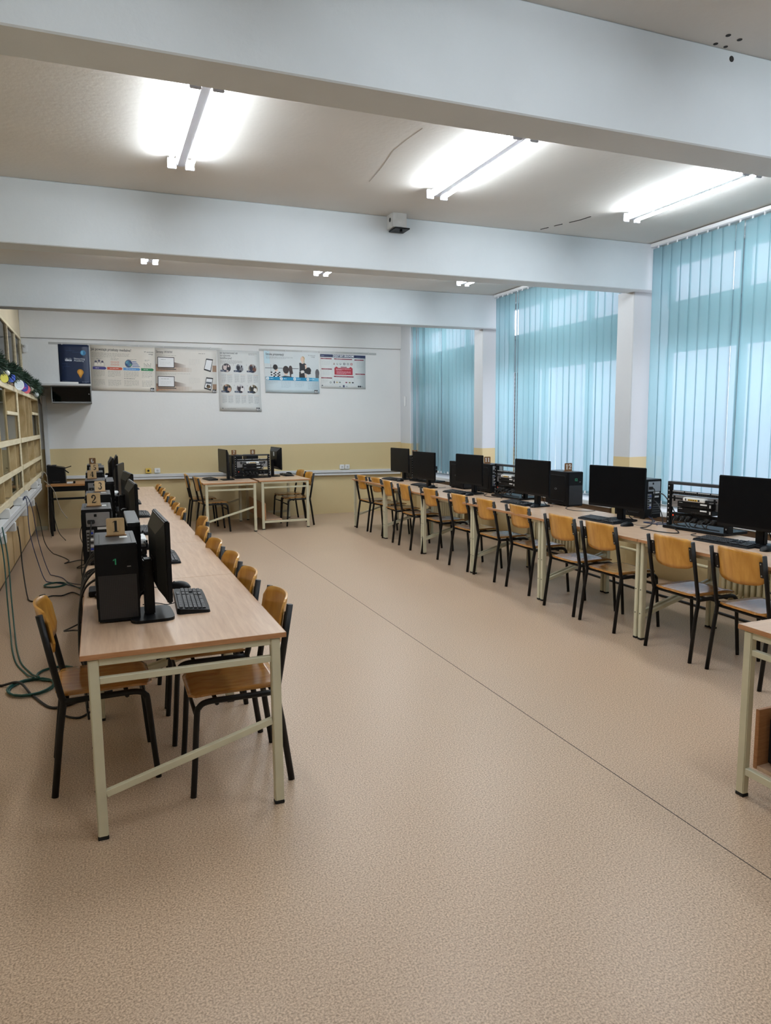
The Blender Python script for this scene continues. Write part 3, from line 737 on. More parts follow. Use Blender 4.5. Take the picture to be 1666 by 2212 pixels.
def digit_polys(s, h, cx, cz, y):
    adv = .62; W = adv * len(s) - .04; out = []
    for i, ch in enumerate(s):
        for st_ in DIG[ch]:
            for a, b in zip(st_[:-1], st_[1:]):
                dx, dy = b[0] - a[0], b[1] - a[1]; L = math.hypot(dx, dy) or 1; nx, ny = -dy / L, dx / L
                q = [(a[0] + nx * a[2] / 2, a[1] + ny * a[2] / 2), (b[0] + nx * b[2] / 2, b[1] + ny * b[2] / 2), (b[0] - nx * b[2] / 2, b[1] - ny * b[2] / 2), (a[0] - nx * a[2] / 2, a[1] - ny * a[2] / 2)]
                out.append([(cx + (u + adv * i - W / 2) * h, y, cz + (v - .5) * h) for u, v in q])
    return out
def make_sign(s, x, y, rz, mat, ink, label, z=TZ + PH + .0008):
    t = thing('number_sign', label, 'sign', (x, y, z), rz, 'plywood number signs')
    w, h = .040, .084; pts = []
    for cx, cz, a0 in ((w - .008, h - .008, 0), (-w + .008, h - .008, 90), (-w + .008, .004, 180), (w - .008, .004, 270)):
        for k in range(5):
            a = math.radians(a0 + 22.5 * k); pts.append((cx + .008 * math.cos(a), -.002, cz + .008 * math.sin(a) if cz > .01 else .004))
    p = MB(); p.prism(pts, (0, .004, 0), mat); p.build('plate', t)
    MB().box(-.046, .046, -.016, .018, 0, .005, KRAFTD, .001).build('foot', t)
    d = MB()
    for q in digit_polys(s, .055 if len(s) == 1 else .052, 0, .046, -.0026): d.poly(q, ink)
    d.build('numeral', t)
    return t
make_sign('1', .055, 3.56, .0, KRAFT, INK, 'plywood sign with a black numeral 1')
make_sign('2', -.045, 4.93, -.06, KRAFT, INK, 'plywood sign with a black numeral 2')
make_sign('3', -.005, 5.98, .35, KRAFT, INK, 'plywood sign with a faint dark numeral 3, turned sideways')
make_sign('4', -.07, 7.44, -.05, KRAFT, INK, 'plywood sign with a black numeral 4')
make_sign('5', -.05, 8.60, .0, KRAFT, INK, 'plywood sign with a numeral 5, half hidden behind sign 4')
make_sign('6', -.08, 10.15, .0, KRAFTD, CUTLIGHT, 'dark plywood sign with a stencil 6 in painted light')
make_sign('7', 2.06, 11.86, .0, KRAFTD, CUTLIGHT, 'dark plywood sign with a stencil 7 in painted light, by the back wall')
make_sign('8', 2.37, 11.86, .0, KRAFTD, CUTLIGHT, 'dark plywood sign with a stencil 8 in painted light, by the back wall')
make_sign('9', 4.52, 10.10, -.4, KRAFTD, CUTLIGHT, 'plywood sign 9 partly behind the farthest monitor')
make_sign('10', 4.43, 8.36, -.4, KRAFTD, CUTLIGHT, 'plywood sign 10 between two monitors against the teal blind')
make_sign('11', 4.43, 7.72, -.35, KRAFTD, CUTLIGHT, 'plywood sign with a stencil 11 in painted light')
make_sign('12', 4.46, 6.12, -.2, KRAFTD, CUTLIGHT, 'plywood sign with a stencil 12 in painted light')

# ------------------------------------------------------------------ network racks (front = -y)
LED = emit('red_led', (1.0, .08, .03), 1.0)
def make_rack(label, group):
    t = thing('network_rack', label, 'rack', (0, 0, 0), 0, group)
    W, H = .53, .375
    for s in (-1, 1):
        p = MB(); p.box(s * W / 2 - .018, s * W / 2 + .018, -.012, .012, .02, H, BLACK, .002); p.box(s * (W / 2 + .016) - .002, s * (W / 2 + .016) + .002, -.012, .05, .02, H, BLACK)
        po = p.build('post', t)
        hh = MB()
        for k in range(9): hh.box(s * W / 2 - .004 + s * .004, s * W / 2 + .004 + s * .004, -.0135, -.011, .045 + k * .036, .055 + k * .036, LGREY)
        hh.build('post_hole', po)
    MB().box(-W / 2 - .018, W / 2 + .018, -.012, .05, H - .022, H, TOPGREY, .003).build('top_bar', t)  # grey stands in for lamps reflecting on the black top
    b = MB(); b.box(-W / 2 - .018, W / 2 + .018, -.06, .22, 0, .022, BLACK, .004); b.build('base', t)
    p = MB(); p.box(-W / 2 + .02, W / 2 - .02, -.008, .02, .275, .305, BLACK, .002); pp = p.build('patch_panel', t)
    q = MB()
    for k in range(24): q.box(-.22 + k * .0188, -.22 + k * .0188 + .012, -.0095, -.007, .281, .292, INK)
    for k in range(4): q.box(-.235 + k * .12, -.128 + k * .12, -.0092, -.006, .297, .303, LGREY)
    q.build('port', pp)
    p = MB(); p.box(-W / 2 + .02, W / 2 - .02, -.004, .0, .172, .272, GREYM, .002); p.build('blank_panel', t)
    r = MB(); r.box(-.105, .10, -.05, .09, .232, .262, WPLAST, .006); q = r; q.box(-.052, .036, -.0515, -.049, .240, .252, YPLAST)
    for k in range(4): q.box(-.046 + k * .02, -.036 + k * .02, -.0525, -.051, .241, .249, INK)
    q.box(.04, .055, -.052, -.049, .239, .253, INK); q.box(-.078, -.07, -.052, -.049, .238, .256, INK); ro = r.build('router', t)
    for s in (-1, 1):
        q = MB(); q.bar((s * .10, -.04, .246), (s * .205, -.045, .25), .012, .012, BLACK); q.bar((s * .185, -.045, .225), (s * .185, -.045, .268), .014, .01, BLACK, (0, 1, 0)); q.build('antenna', ro)
    for k, z in enumerate((.186, .138)):
        sm = MB(); sm.box(-.155, .165, -.045, .16, z, z + .043, BLACK, .003); q = sm
        for j in range(10): q.box(-.02 + j * .0135, -.0095 + j * .0135, -.047, -.0445, z + .007, z + .018, INK)
        q.box(.06, .12, -.0465, -.0445, z + .026, z + .037, WPLAST); q.box(.142, .155, -.0465, -.0445, z + .012, z + .034, LGREY)
        q.box(-.14, -.105, -.0462, -.0445, z + .032, z + .035, LGREY); sm.build('switch', t)
    p = MB(); p.box(-W / 2 + .02, W / 2 - .02, -.01, .035, .060, .128, BLACK, .004); ps = p.build('power_strip', t)
    q = MB(); q.box(-.226, -.217, -.0125, -.009, .101, .110, LED); q.build('switch_light', ps)
    rn = random.Random(5)
    pl = MB()
    for k in range(7):
        x = -.16 + k * .056; z = .09 + rn.uniform(-.012, .012)
        pl.cyl((x, -.03, z), .017, .05, RUBBER, 'y', 10)
        pl.tube(spline([(x, -.05, z), (x + rn.uniform(-.01, .02), -.09, z - .015), (x + rn.uniform(-.02, .03), -.08, .045), (x + rn.uniform(0, .06), -.03, .032)], 4), .0045, RUBBER, 6)
    pl.build('plug', ps)
    return t
rk = make_rack('', 'open black network racks')
racks = [(4.315, 4.25, -PI / 2 + .10, 'open network rack nearest the viewer, with white router and red light, window row'),
         (4.32, 7.02, -PI / 2 + .06, 'open network rack half hidden behind a monitor, between towers 11 and 12'),
         (4.36, 9.48, -PI / 2 + .10, 'open network rack farthest back in the window row'),
         (2.27, 11.42, 0, 'open network rack with white router on the back wall tables'),
         (.165, 4.10, PI / 2, 'open network rack seen from its side, between towers 1 and 2'),
         (.10, 6.98, PI / 2, 'open network rack seen from its side, behind sign 3'),
         (.04, 9.22, PI / 2, 'open network rack farthest back in the shelf row')]
for k, (x, y, rz, lab) in enumerate(racks):
    if k == 0: rk.location = (x, y, TZ); rk.rotation_euler = (0, 0, rz); rk['label'] = lab
    else: copy_tree(rk, lab, (x, y, TZ), rz)

# ------------------------------------------------------------------ keyboards (user sits at -y, long axis x) and mice
def make_keyboard(label, group):
    t = thing('keyboard', label, 'keyboard', (0, 0, 0), 0, group)
    b = MB(); pts = [(-.225, -.07), (-.215, -.078), (-.1, -.082), (.1, -.082), (.215, -.078), (.225, -.07), (.222, .06), (.205, .072), (-.205, .072), (-.222, .06)]
    top = [(x * .985, y * .95, .012 + (y + .08) * .09) for x, y in pts]; bot = [(x, y, .0) for x, y in pts]; n = len(pts)
    b.poly(top, BLACK); b.poly(bot, BLACK, True)
    for i in range(n): b.poly([bot[i], bot[(i + 1) % n], top[(i + 1) % n], top[i]], BLACK)
    b.build('case', t)
    kk = MB(); rn = random.Random(1)
    def key(x, y, w, d):
        z = .0125 + (y + .08) * .09
        kk.box(x - w / 2 + .001, x + w / 2 - .001, y - d / 2 + .001, y + d / 2 - .001, z, z + .006, KEY, .0012, None, 1)
    for r in range(6):
        y = .052 - r * .0195 - (.006 if r else 0)
        if r == 5:
            for x, w in ((-.19, .024), (-.163, .024), (-.137, .024), (-.075, .095), (-.01, .024), (.015, .024), (.04, .022)): key(x, y, w, .018)
        else:
            for k in range(14): key(-.195 + k * .0185, y, .0178, .018)
        if r in (0, 1, 2, 4, 5):
            for k in range(3): key(.078 + k * .018, y, .017, .018)
        if r:
            for k in range(4): key(.145 + k * .0185, y, .0178, .018)
    kk.build('keys', t)
    q = MB(); q.tube(spline([(-.02, .07, .01), (-.02, .11, .004), (.03, .16, .004), (.02, .22, .004)], 5), .0022, RUBBER, 6); q.build('cable', t)
    return t
kb = make_keyboard('', 'black keyboards')
# screen towards -x (window row): user at -x -> rotate so that local -y = world -x
RZK = -PI / 2
kbs = [(4.075, 3.74, RZK + .10, 'black keyboard of the nearest monitor, in front of the rack in the window row'),
       (4.03, 5.04, RZK + .06, 'black keyboard of the big monitor next to the rack, window row'),
       (4.085, 6.47, RZK + .05, 'black keyboard left of the tower marked 12'),
       (4.04, 7.78, RZK + .05, 'black keyboard before the tower with sign 11'),
       (4.085, 8.86, RZK + .08, 'black keyboard second from the back wall in the window row'),
       (4.12, 10.03, RZK + .10, 'black keyboard nearest the back wall in the window row'),
       (.378, 3.555, PI / 2 - .05, 'black keyboard in front of the nearest monitor, beside tower 1'),
       (.37, 4.82, PI / 2, 'black keyboard partly hidden behind the nearest monitor of the shelf row'),
       (.33, 6.12, PI / 2 - .1, 'black keyboard with blue-lit keys between two shelf-row monitors'),
       (.35, 7.25, PI / 2, 'black keyboard beside the third monitor of the shelf row'),
       (.33, 8.45, PI / 2, 'small-looking black keyboard beside the pale-lit screen'),
       (1.60, 11.40, RZK + .1, 'black keyboard on the sign 7 table'),
       (2.90, 11.72, PI / 2, 'black keyboard on the sign 8 table')]
for k, (x, y, rz, lab) in enumerate(kbs):
    z = TZ + .0005
    if k == 0: kb.location = (x, y, z); kb.rotation_euler = (0, 0, rz); kb['label'] = lab
    else: copy_tree(kb, lab, (x, y, z), rz)
def make_mouse(label, group):
    t = thing('computer_mouse', label, 'mouse', (0, 0, 0), 0, group)
    def P(u, v):
        a = PI * (v - .5); y = -.058 + .116 * u
        w = .032 * (max(0, 1 - (2 * u - 1) ** 4)) ** .5 * (.88 + .12 * math.cos(2 * PI * (u - .3)))
        hz = .036 * (max(0, 1 - (2 * u - 1.12) ** 2 * .8)) ** .5 * (max(0, 1 - (2 * u - 1) ** 6)) ** .5
        return (w * math.sin(a), y, hz * max(0, math.cos(a)) ** .6)
    b = MB(); b.sheet(P, 16, 12, .001, BLACK, (0, 0, 1)); b.build('body', t)
    q = MB(); q.cyl((0, -.0, 0), .010, .006, KEY, 'x', 12); w = q.build('wheel', t); w.location = (0, .028, .027)
    q = MB(); q.tube(spline([(0, .056, .012), (.004, .09, .004), (.03, .14, .003), (.02, .2, .003)], 5), .0018, RUBBER, 6); q.build('cable', t)
    return t
mo = make_mouse('', 'black computer mice')
mice = [(4.085, 3.41, RZK, 'black mouse at the nearest monitor of the window row'),
        (4.02, 4.70, RZK - .2, 'black mouse beside the keyboard of the big monitor by the rack'),
        (4.075, 6.13, RZK, 'black mouse left of the tower marked 12'),
        (4.03, 7.44, RZK, 'black mouse before the tower with sign 11'),
        (4.06, 8.53, RZK, 'black mouse second from the back wall in the window row'),
        (4.10, 9.69, RZK, 'black mouse nearest the back wall in the window row'),
        (.365, 3.90, PI / 2 - .2, 'black mouse beyond the keyboard by tower 1'),
        (.30, 5.22, PI / 2, 'black mouse between the first and second shelf-row monitors'),
        (.43, 10.15, PI / 2, 'dark mouse near the far end of the shelf row'),
        (3.0, 11.97, PI / 2, 'dark mouse behind the keyboard on the sign 8 table')]
for k, (x, y, rz, lab) in enumerate(mice):
    z = TZ + .0012
    if k == 0: mo.location = (x, y, z); mo.rotation_euler = (0, 0, rz); mo['label'] = lab
    else: copy_tree(mo, lab, (x, y, z), rz)

# ------------------------------------------------------------------ built-in shelving on the left
XF = -.82
def shelf_unit(y0, y1, label, cols, rails, shorts, glass):
    """cabinet with back, side posts, rails across the front and cubby dividers; cols = divider y"""
    t = thing('display_shelving', label, 'shelving', (0, 0, 0), 0, 'built-in display shelving')
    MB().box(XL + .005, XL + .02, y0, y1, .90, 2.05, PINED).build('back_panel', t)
    for y in (y0 + .02, y1 - .02):
        MB().box(XL + .02, XF, y - .018, y + .018, .90, 2.05, PINE, .003).build('side_post', t)
        MB().box(XF, XF + .012, y - (.03 if y > y0 + .1 else .03), y + .03, .90, 2.05, PINEH, .003).build('face_post', t)
    for z, h in rails:
        MB().box(XF - .002, XF + .018, y0 + .05, y1 - .05, z, z + h, PINEH, .003).build('face_rail', t)
        MB().box(XL + .02, XF - .002, y0 + .04, y1 - .04, z + .004, z + .024, PINE, .002).build('shelf', t)
    for y, z0, z1 in cols:
        MB().box(XL + .02, XF + .004, y - .009, y + .009, z0, z1, PINE, .002).build('divider', t)
    for ya, yb, z in shorts:
        MB().box(XL + .02, XF + .012, ya, yb, z - .018, z + .018, PINEH, .003).build('small_shelf', t)
    MB().box(XL + .02, XF + .02, y0, y1, 2.05, 2.075, pm('shelf_top_brown', rgb(150, 112, 84), .5, var=.1), .003).build('top_board', t)
    for ya, yb, za, zb in glass:
        MB().box(XF - .012, XF - .007, ya, yb, za, zb, CABG).build('glass_door', t)
    return t
rails = ((.885, .05), (1.125, .05), (1.43, .055), (1.99, .055))
ua = shelf_unit(6.2, 9.04, 'pale wooden display shelving with glass doors, section nearer the viewer',
           [(6.75, .92, 2.0), (7.35, .92, 2.0), (7.96, .92, 2.0), (8.55, .92, 1.43)], rails, [(7.97, 8.98, 1.755)],
           [(6.26, 7.34, 1.49, 1.99), (7.36, 7.95, 1.49, 1.99), (7.36, 7.95, 1.18, 1.43), (7.98, 8.98, .94, 1.12), (8.1, 8.9, 1.49, 1.73)])
ub = shelf_unit(9.06, 12.12, 'pale wooden display shelving with empty cubbies, section by the back wall',
           [(10.02, .92, 2.0), (10.95, .92, 2.0), (10.5, 1.49, 2.0)], rails, [(10.96, 12.06, 1.79)],
           [(10.98, 12.04, 1.49, 1.77)])
# glazed cabinets above
uc = thing('wall_cabinet', 'glazed cream wall cabinets above the pine garland', 'cabinet', (0, 0, 0))
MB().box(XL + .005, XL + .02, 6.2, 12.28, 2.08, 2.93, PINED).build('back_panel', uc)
ms = [6.25, 7.35, 8.4, 9.4, 10.44, 11.39, 12.25]
for z, h in ((2.075, .05), (2.90, .045)): MB().box(-1.03, -.995, 6.2, 12.28, z, z + h, PINEH, .003).build('frame_rail', uc)
for y in ms: MB().box(-1.03, -.993, y - .028, y + .028, 2.12, 2.90, PINEH, .003).build('frame_post', uc)
GREYG = glass_mat('smoky_cabinet_glass', (.40, .41, .40), .08, .08)
for a, b in zip(ms[:-1], ms[1:]):
    MB().box(-1.02, -1.015, a + .028, b - .028, 2.125, 2.90, GREYG).build('glass_door', uc)
    MB().box(-1.0145, -1.008, a + .06, a + .075, 2.45, 2.50, GREYM).build('handle', uc)
MB().box(XL + .02, -1.03, 6.2, 12.28, 2.5, 2.52, PINED).build('shelf', uc)
# base cupboards
ud = thing('base_cupboard', 'low wooden cupboards below the white cable duct', 'cupboard', (0, 0, 0))
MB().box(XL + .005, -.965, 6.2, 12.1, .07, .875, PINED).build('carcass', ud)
MB().box(XL + .005, -.98, 6.2, 12.1, 0, .07, DKWOOD).build('plinth', ud)
for k in range(9):
    a = 6.2 + k * .655; MB().box(-.966, -.935, a + .02, a + .635, .09, .66, wood('cupboard_door', rgb(190, 160, 112), rgb(216, 188, 142), (5, 5, .7), 3.5, .5), .004).build('door', ud)
MB().box(-.97, -.86, 6.2, 12.1, .80, .88, PINEH, .003).build('ledge', ud)
# things on the shelves
tag(MB().box(-1.06, -.86, 7.98, 8.26, .942, 1.10, BLUEP, .01).build('storage_box'), 'bright blue box on the lowest shelf', 'box')
tag(MB().box(-1.1, -.9, 9.25, 9.80, .942, 1.10, NAVYBOX, .006).build('storage_box'), 'dark navy box on the lowest shelf, right of the blue box', 'box')
tag(MB().box(-1.15, -.9, 9.32, 9.86, 1.182, 1.40, NAVYBOX, .006).build('storage_box'), 'dark box with pale print on the middle shelf', 'box')
o = bpy.data.objects['storage_box.002']; m = MB(); m.box(-.8995, -.898, 9.42, 9.60, 1.26, 1.37, LGREY); m.box(-.8995, -.898, 9.44, 9.56, 1.20, 1.23, LGREY); m.build('print', o)
for k, (y, z, col) in enumerate(((11.1, 1.815, rgb(60, 26, 24)), (11.25, 1.815, rgb(30, 30, 36)), (11.42, 1.815, rgb(70, 58, 46)))):
    tag(MB().box(-1.1, -.9, y, y + .11, z, z + .15, pm('binder_%d' % k, col, .5), .004).build('binder'), ('dark red binder on the top cubby shelf at the far end', 'black binder between two others on the top cubby shelf', 'brown binder on the top cubby shelf, closest to the back wall')[k], 'binder')

# cable duct with sockets along the shelving
dt = thing('cable_duct', 'white cable duct with sockets along the pale shelving', 'duct', (0, 0, 0))
MB().box(-.86, -.79, 6.2, 11.5, .70, .79, DUCT, .004).build('trunk', dt)
MB().box(-.792, -.787, 6.2, 11.5, .74, .745, GREYM).build('groove', dt)
for y, z in ((6.45, .84), (7.3, .835), (8.44, .835), (9.2, .84), (10.6, .84), (11.2, .84), (6.9, .66), (7.7, .66), (8.95, .66), (9.95, .665)):
    up = z > .75
    MB().box(-.865, -.78, y - .042, y + .042, z - .042, z + .042, WPLAST, .005).build('socket', dt)
# garland and ornaments
NEEDLE = pm('pine_needle', rgb(30, 62, 44), .6, var=.35, scale=40)
NEED2 = pm('pine_needle_dark', rgb(20, 44, 32), .6, var=.3, scale=40)
g = MB(); rn = random.Random(11); g.keep = True
def gpath(t):
    y = 6.4 + t * 5.6
    return Vector((-.80 + .03 * math.sin(t * 25), y, 2.165 - .05 * max(0, t - .75) * 4 + .015 * math.sin(t * 40)))
for i in range(15000):
    t = rn.random(); c = gpath(t)
    d = Vector((rn.gauss(0, 1), rn.gauss(0, 1) , rn.gauss(0, 1))).normalized()
    L = rn.uniform(.06, .125); s = d.cross(Vector((rn.gauss(0, 1), rn.gauss(0, 1), rn.gauss(0, 1)))).normalized() * .006
    a = c + d * .012; b = c + d * L + Vector((0, 0, -.008))
    g.poly([a + s, a - s, b - s * .3, b + s * .3], NEEDLE if rn.random() < .6 else NEED2)
g.tube([gpath(k / 30) for k in range(31)], .012, NEED2, 6)
tag(g.build('pine_garland'), 'green artificial pine garland along the top of the pale shelving', 'garland')
def ornament(kind, y, z, r, col, label, x=-.745, extra=None):
    m = MB(); mt = pm('ornament_' + '_'.join(str(int(c * 255)) for c in col), col, .45, var=.1)
    if kind == 'disc':
        m.cyl((0, 0, 0), r, .005, mt, 'y', 24); m.box(-r * .12, r * .12, -.002, .002, r * .9, r * 1.45, mt)
    else:
        m.ball((0, 0, 0), r, mt); m.cyl((0, 0, r), r * .2, r * .3, GREYM)
    o = m.build('ornament', None, (x, y, z), .75 if kind == 'disc' else 0); tag(o, label, 'ornament', 'garland ornaments')
    if extra:
        m = MB(); extra(m); m.build('print', o)
    return o
LN = pm('pale_blue_lines', rgb(150, 170, 190), .6); PKP = pm('pink_pattern', rgb(200, 70, 130), .5)
def ex1(m):
    for k in range(5):
        z = -.032 + k * .015; w = math.sqrt(max(0, .045 ** 2 - z * z)); m.box(-w, w, -.0032, -.0026, z, z + .004, LN)
def ex2(m):
    for k in range(3): m.box(-.03 + k * .02, -.018 + k * .02, -.0032, -.0026, -.03 + .01 * k, .02 - .01 * k, PKP)
ornament('disc', 7.30, 2.05, .040, rgb(206, 196, 70), 'yellow paper disc at the near end of the garland')
ornament('ball', 7.54, 2.11, .026, rgb(225, 225, 220), 'small white ball on the garland')
ornament('disc', 7.88, 2.09, .045, rgb(52, 84, 196), 'plain blue paper disc on the garland')
ornament('disc', 8.64, 2.06, .058, rgb(222, 228, 230), 'big white bauble-shaped paper disc on the garland', extra=ex1)
ornament('disc', 9.22, 2.06, .05, rgb(40, 52, 150), 'blue paper disc with pink pattern on the garland', extra=ex2)
ornament('disc', 9.52, 2.05, .05, rgb(216, 92, 100), 'coral pink paper disc on the garland')
ornament('ball', 10.1, 2.08, .032, rgb(150, 146, 132), 'grey bauble on the garland')
ornament('ball', 10.9, 2.04, .036, rgb(176, 180, 180), 'silver bauble at the far end of the garland')
# pipe in the corner and alarm sensor
struct(MB().box(-.765, -.70, 12.235, 12.299, 0, 2.2, pm('pipe_white', rgb(206, 208, 210), .5, var=.03), .006).build('trim_pipe'), 'white boxed pipe in the back corner beside the shelving', 'pipe')
sn = thing('alarm_sensor', 'small white motion sensor high in the back corner', 'sensor', (-.95, 12.288, 2.79))
MB().box(-.035, .035, -.045, .012, -.07, .06, WPLAST, .012).build('housing', sn); MB().ball((0, -.045, .02), .022, LGREY, 1, .5, 1).build('lens', sn)

# ------------------------------------------------------------------ back wall: duct, sockets, rails, box
WB = Y1
d2 = thing('wall_duct', 'long white two-channel cable duct on the yellow band of the back wall', 'duct', (0, 0, 0))
MB().bar((-.55, WB - .028, .815), (5.19, WB - .028, .745), .056, .048, DUCT, (0, 0, 1)).build('trunk', d2)
MB().bar((.5, WB - .026, .755), (5.19, WB - .026, .69), .05, .034, DUCT, (0, 0, 1)).build('trunk', d2)
for x, m_, lab in ((.74, pm('yellow_socket', rgb(224, 190, 90), .5), 'yellow wall socket above the duct'), (.88, WPLAST, 'white wall socket beside the yellow one'), (4.06, WPLAST, 'first of two small white sockets above the duct near the windows'), (4.16, WPLAST, 'second of two small white sockets, closer to the windows')):
    s = thing('wall_socket', lab, 'socket', (x, WB, .885 - .012 * x))
    MB().box(-.045, .045, -.03, 0, -.04, .04, m_, .006).build('plate', s); MB().cyl((0, -.031, 0), .018, .004, INK if m_ is not WPLAST else LGREY, 'y', 12).build('outlet', s)
for x0, x1, z0, z1, lab in ((-.62, 2.0, 2.875, 2.855, 'grey poster hanging strip above the first posters'), (2.62, 4.75, 2.862, 2.845, 'grey poster hanging strip above the posters near the windows')):
    t = thing('poster_strip', lab, 'strip', (0, 0, 0)); MB().bar((x0, WB - .002, z0), (x1, WB - .002, z1), .004, .035, pm('strip_grey', rgb(178, 178, 176), .4, .2), (0, 0, 1)).build('strip', t)
    for k in range(7):
        x = x0 + (x1 - x0) * (k + .5) / 7; MB().box(x - .008, x + .008, WB - .012, WB - .006, z0 - .02, z0 + .006, LGREY).build('clip', t)
# AV box on bracket shelf
sh = thing('corner_shelf', 'white corner shelf on a slanted bracket, above the small black cabinet', 'shelf', (0, 0, 0))
MB().box(-1.0, -.05, 11.72, WB - .002, 2.205, 2.235, LGREY, .003).build('board', sh)
MB().prism([(-.78, WB - .004, 2.203), (-.78, 11.8, 2.203), (-.78, WB - .004, 1.93)], (.02, 0, 0), LGREY).build('bracket', sh)
tag(MB().box(-.62, -.22, 11.74, 11.76, 2.236, 2.262, WPLAST, .002).build('paper_roll'), 'white strip lying on the corner shelf edge', 'paper')
ab = thing('wall_cabinet', 'small black glass-fronted equipment cabinet under the corner shelf', 'cabinet', (0, 0, 0))
cg = pm('cabinet_grey', rgb(120, 122, 122), .5)
for a in ((-.60, -.05, 11.78, WB - .002, 1.955, 1.972), (-.60, -.05, 11.78, WB - .002, 2.19, 2.204), (-.60, -.588, 11.78, WB - .002, 1.972, 2.19), (-.062, -.05, 11.78, WB - .002, 1.972, 2.19), (-.60, -.05, WB - .02, WB - .002, 1.972, 2.19)):
    MB().box(*a, cg).build('panel', ab)
dr = MB().box(-.588, -.062, 11.785, 11.79, 1.973, 2.189, glass_mat('dark_glass', (.10, .11, .11), .06), 0).build('door', ab)
MB().cyl((-.085, 11.782, 2.085), .008, .008, GREYM, 'y', 10).build('lock', dr)
MB().box(-.5, -.15, 11.95, 12.2, 1.973, 2.03, BLACK, .004).build('device', ab)

# ------------------------------------------------------------------ posters
PC = {}
def pcol(r, g, b):
    k = (r, g, b)
    if k not in PC: PC[k] = pm('print_%d_%d_%d' % k, rgb(r, g, b), .45, var=.02)
    return PC[k]
class Sheet:
    """flat poster; u right, v down in 0..1; corners TL TR BR BL as (x,z) on the back wall"""
    def __init__(s, tl, tr, br, bl, col, curl=.012):
        s.c = (tl, tr, br, bl); s.mb = MB(); s.curl = curl; s.mb.keep = True; s.n = 0
        s.W = tr[0] - tl[0]; s.H = tl[1] - bl[1]
        n = 8; m = pcol(*col)
        s.mb.keep = True
        s.mb.sheet(lambda u, v: s.p(u, v, -1.2), 4, 12, .0016, m, (0, 1, 0))
    def yoff(s, v): return WB - .0052 - s.curl * .35 * max(0, (v - .6) / .4) ** 2
    def p(s, u, v, k=0):
        tl, tr, br, bl = s.c
        x = (tl[0] * (1 - u) + tr[0] * u) * (1 - v) + (bl[0] * (1 - u) + br[0] * u) * v
        z = (tl[1] * (1 - u) + tr[1] * u) * (1 - v) + (bl[1] * (1 - u) + br[1] * u) * v
        return (x, s.yoff(v) - .0007 * k - s.n * 2.5e-5, z)
    def poly(s, pts, col, k=1, step=1):
        s.n += step
        s.mb.poly([s.p(u, v, k) for u, v in pts], pcol(*col))
    def rect(s, u0, v0, u1, v1, col, k=1, step=1):
        # split along v so it follows the curl
        s.n += step; n = max(1, int((v1 - v0) * 12))
        for i in range(n):
            a, b = v0 + (v1 - v0) * i / n, v0 + (v1 - v0) * (i + 1) / n
            s.poly([(u0, a), (u1, a), (u1, b), (u0, b)], col, k, 0)
    def ell(s, u, v, ru, rv, col, k=1, n=18, a0=0, a1=360):
        s.poly([(u + ru * math.cos(math.radians(a0 + (a1 - a0) * i / n)), v + rv * math.sin(math.radians(a0 + (a1 - a0) * i / n))) for i in range(n + (0 if a1 - a0 >= 360 else 1))], col, k)
    def text(s, t, u, v, h, col, bold=0, k=2, ax='LEFT', sx=1.0):
        """h = letter size in metres"""
        for p in text_polys(t, h, bold, ax): s.mb.poly([s.p(u + a * sx / s.W, v - b / s.H, k) for a, b, _ in p], pcol(*col))
    def lines(s, u0, v0, u1, n, dv, col, seed=0, th=.006, k=1):
        """rows of small print too tiny to read: word-length dashes"""
        r = random.Random(seed + int(u0 * 1000) + int(v0 * 777))
        for i in range(n):
            u = u0; end = u1 if i < n - 1 else u0 + (u1 - u0) * r.uniform(.4, .9)
            while u < end - .004:
                w = min(r.uniform(.012, .05) * (.9 / s.W) ** .5, end - u)
                s.rect(u, v0 + i * dv, u + w, v0 + i * dv + th, col, k, 0); u += w + .008
    def done(s, label):
        o = s.mb.build('poster'); tag(o, label, 'poster', 'posters on the back wall'); return o
    def mark(s, u, v):  # square publisher mark
        hu, hv = .06 / s.W, .055 / s.H
        s.rect(u, v, u + hu, v + hv, (24, 30, 42), 1); s.text('nowa', u + .004 / s.W, v + .017 / s.H, .018, (235, 235, 235), 0, 2); s.text('ERA', u + .005 / s.W, v + .046 / s.H, .030, (240, 240, 240), .0012, 2)
SMALL = (150, 150, 150); DK = (52, 52, 54)
# 1 navy academy poster
s = Sheet((-.49, 2.862), (-.05, 2.862), (-.055, 2.252), (-.49, 2.285), (16, 34, 66), 0)
s.text('cisco', .20, .43, .048, (226, 232, 240), .002); s.text('Networking', .49, .38, .038, (226, 232, 240), 0, 2, 'LEFT', .85); s.text('Academy', .49, .43, .038, (226, 232, 240))
for k, hh in enumerate((.02, .035, .05, .035, .02, .035, .05, .035, .02)): s.rect(.20 + k * .027, .375 - hh / 2, .208 + k * .027, .375, (226, 232, 240))
s.ell(.80, .205, .09, .065, (72, 140, 184)); s.ell(.77, .2, .035, .045, (104, 172, 208), 2); s.ell(.835, .21, .035, .045, (52, 116, 164), 2)
s.ell(.68, .70, .105, .075, (214, 146, 46)); s.ell(.68, .71, .05, .06, (236, 176, 80), 2); s.poly([(.61, .755), (.75, .755), (.71, .82), (.65, .82)], (214, 146, 46)); s.rect(.655, .83, .705, .85, (200, 130, 44))
LN2 = (58, 84, 122)
for a in ((.24, .155, .52, .16), (.36, .08, .365, .17), (.40, .09, .405, .18), (.10, .5, .28, .505), (.25, .5, .255, .56), (.15, .57, .35, .575), (.12, .57, .125, .66), (.45, .195, .72, .2)): s.rect(*a, LN2)
s.lines(.07, .955, .36, 1, .02, (120, 140, 170), 1); s.lines(.72, .935, .95, 2, .02, (150, 160, 180), 2)
s.done('navy blue portrait poster with an orange balloon, first from the shelves')
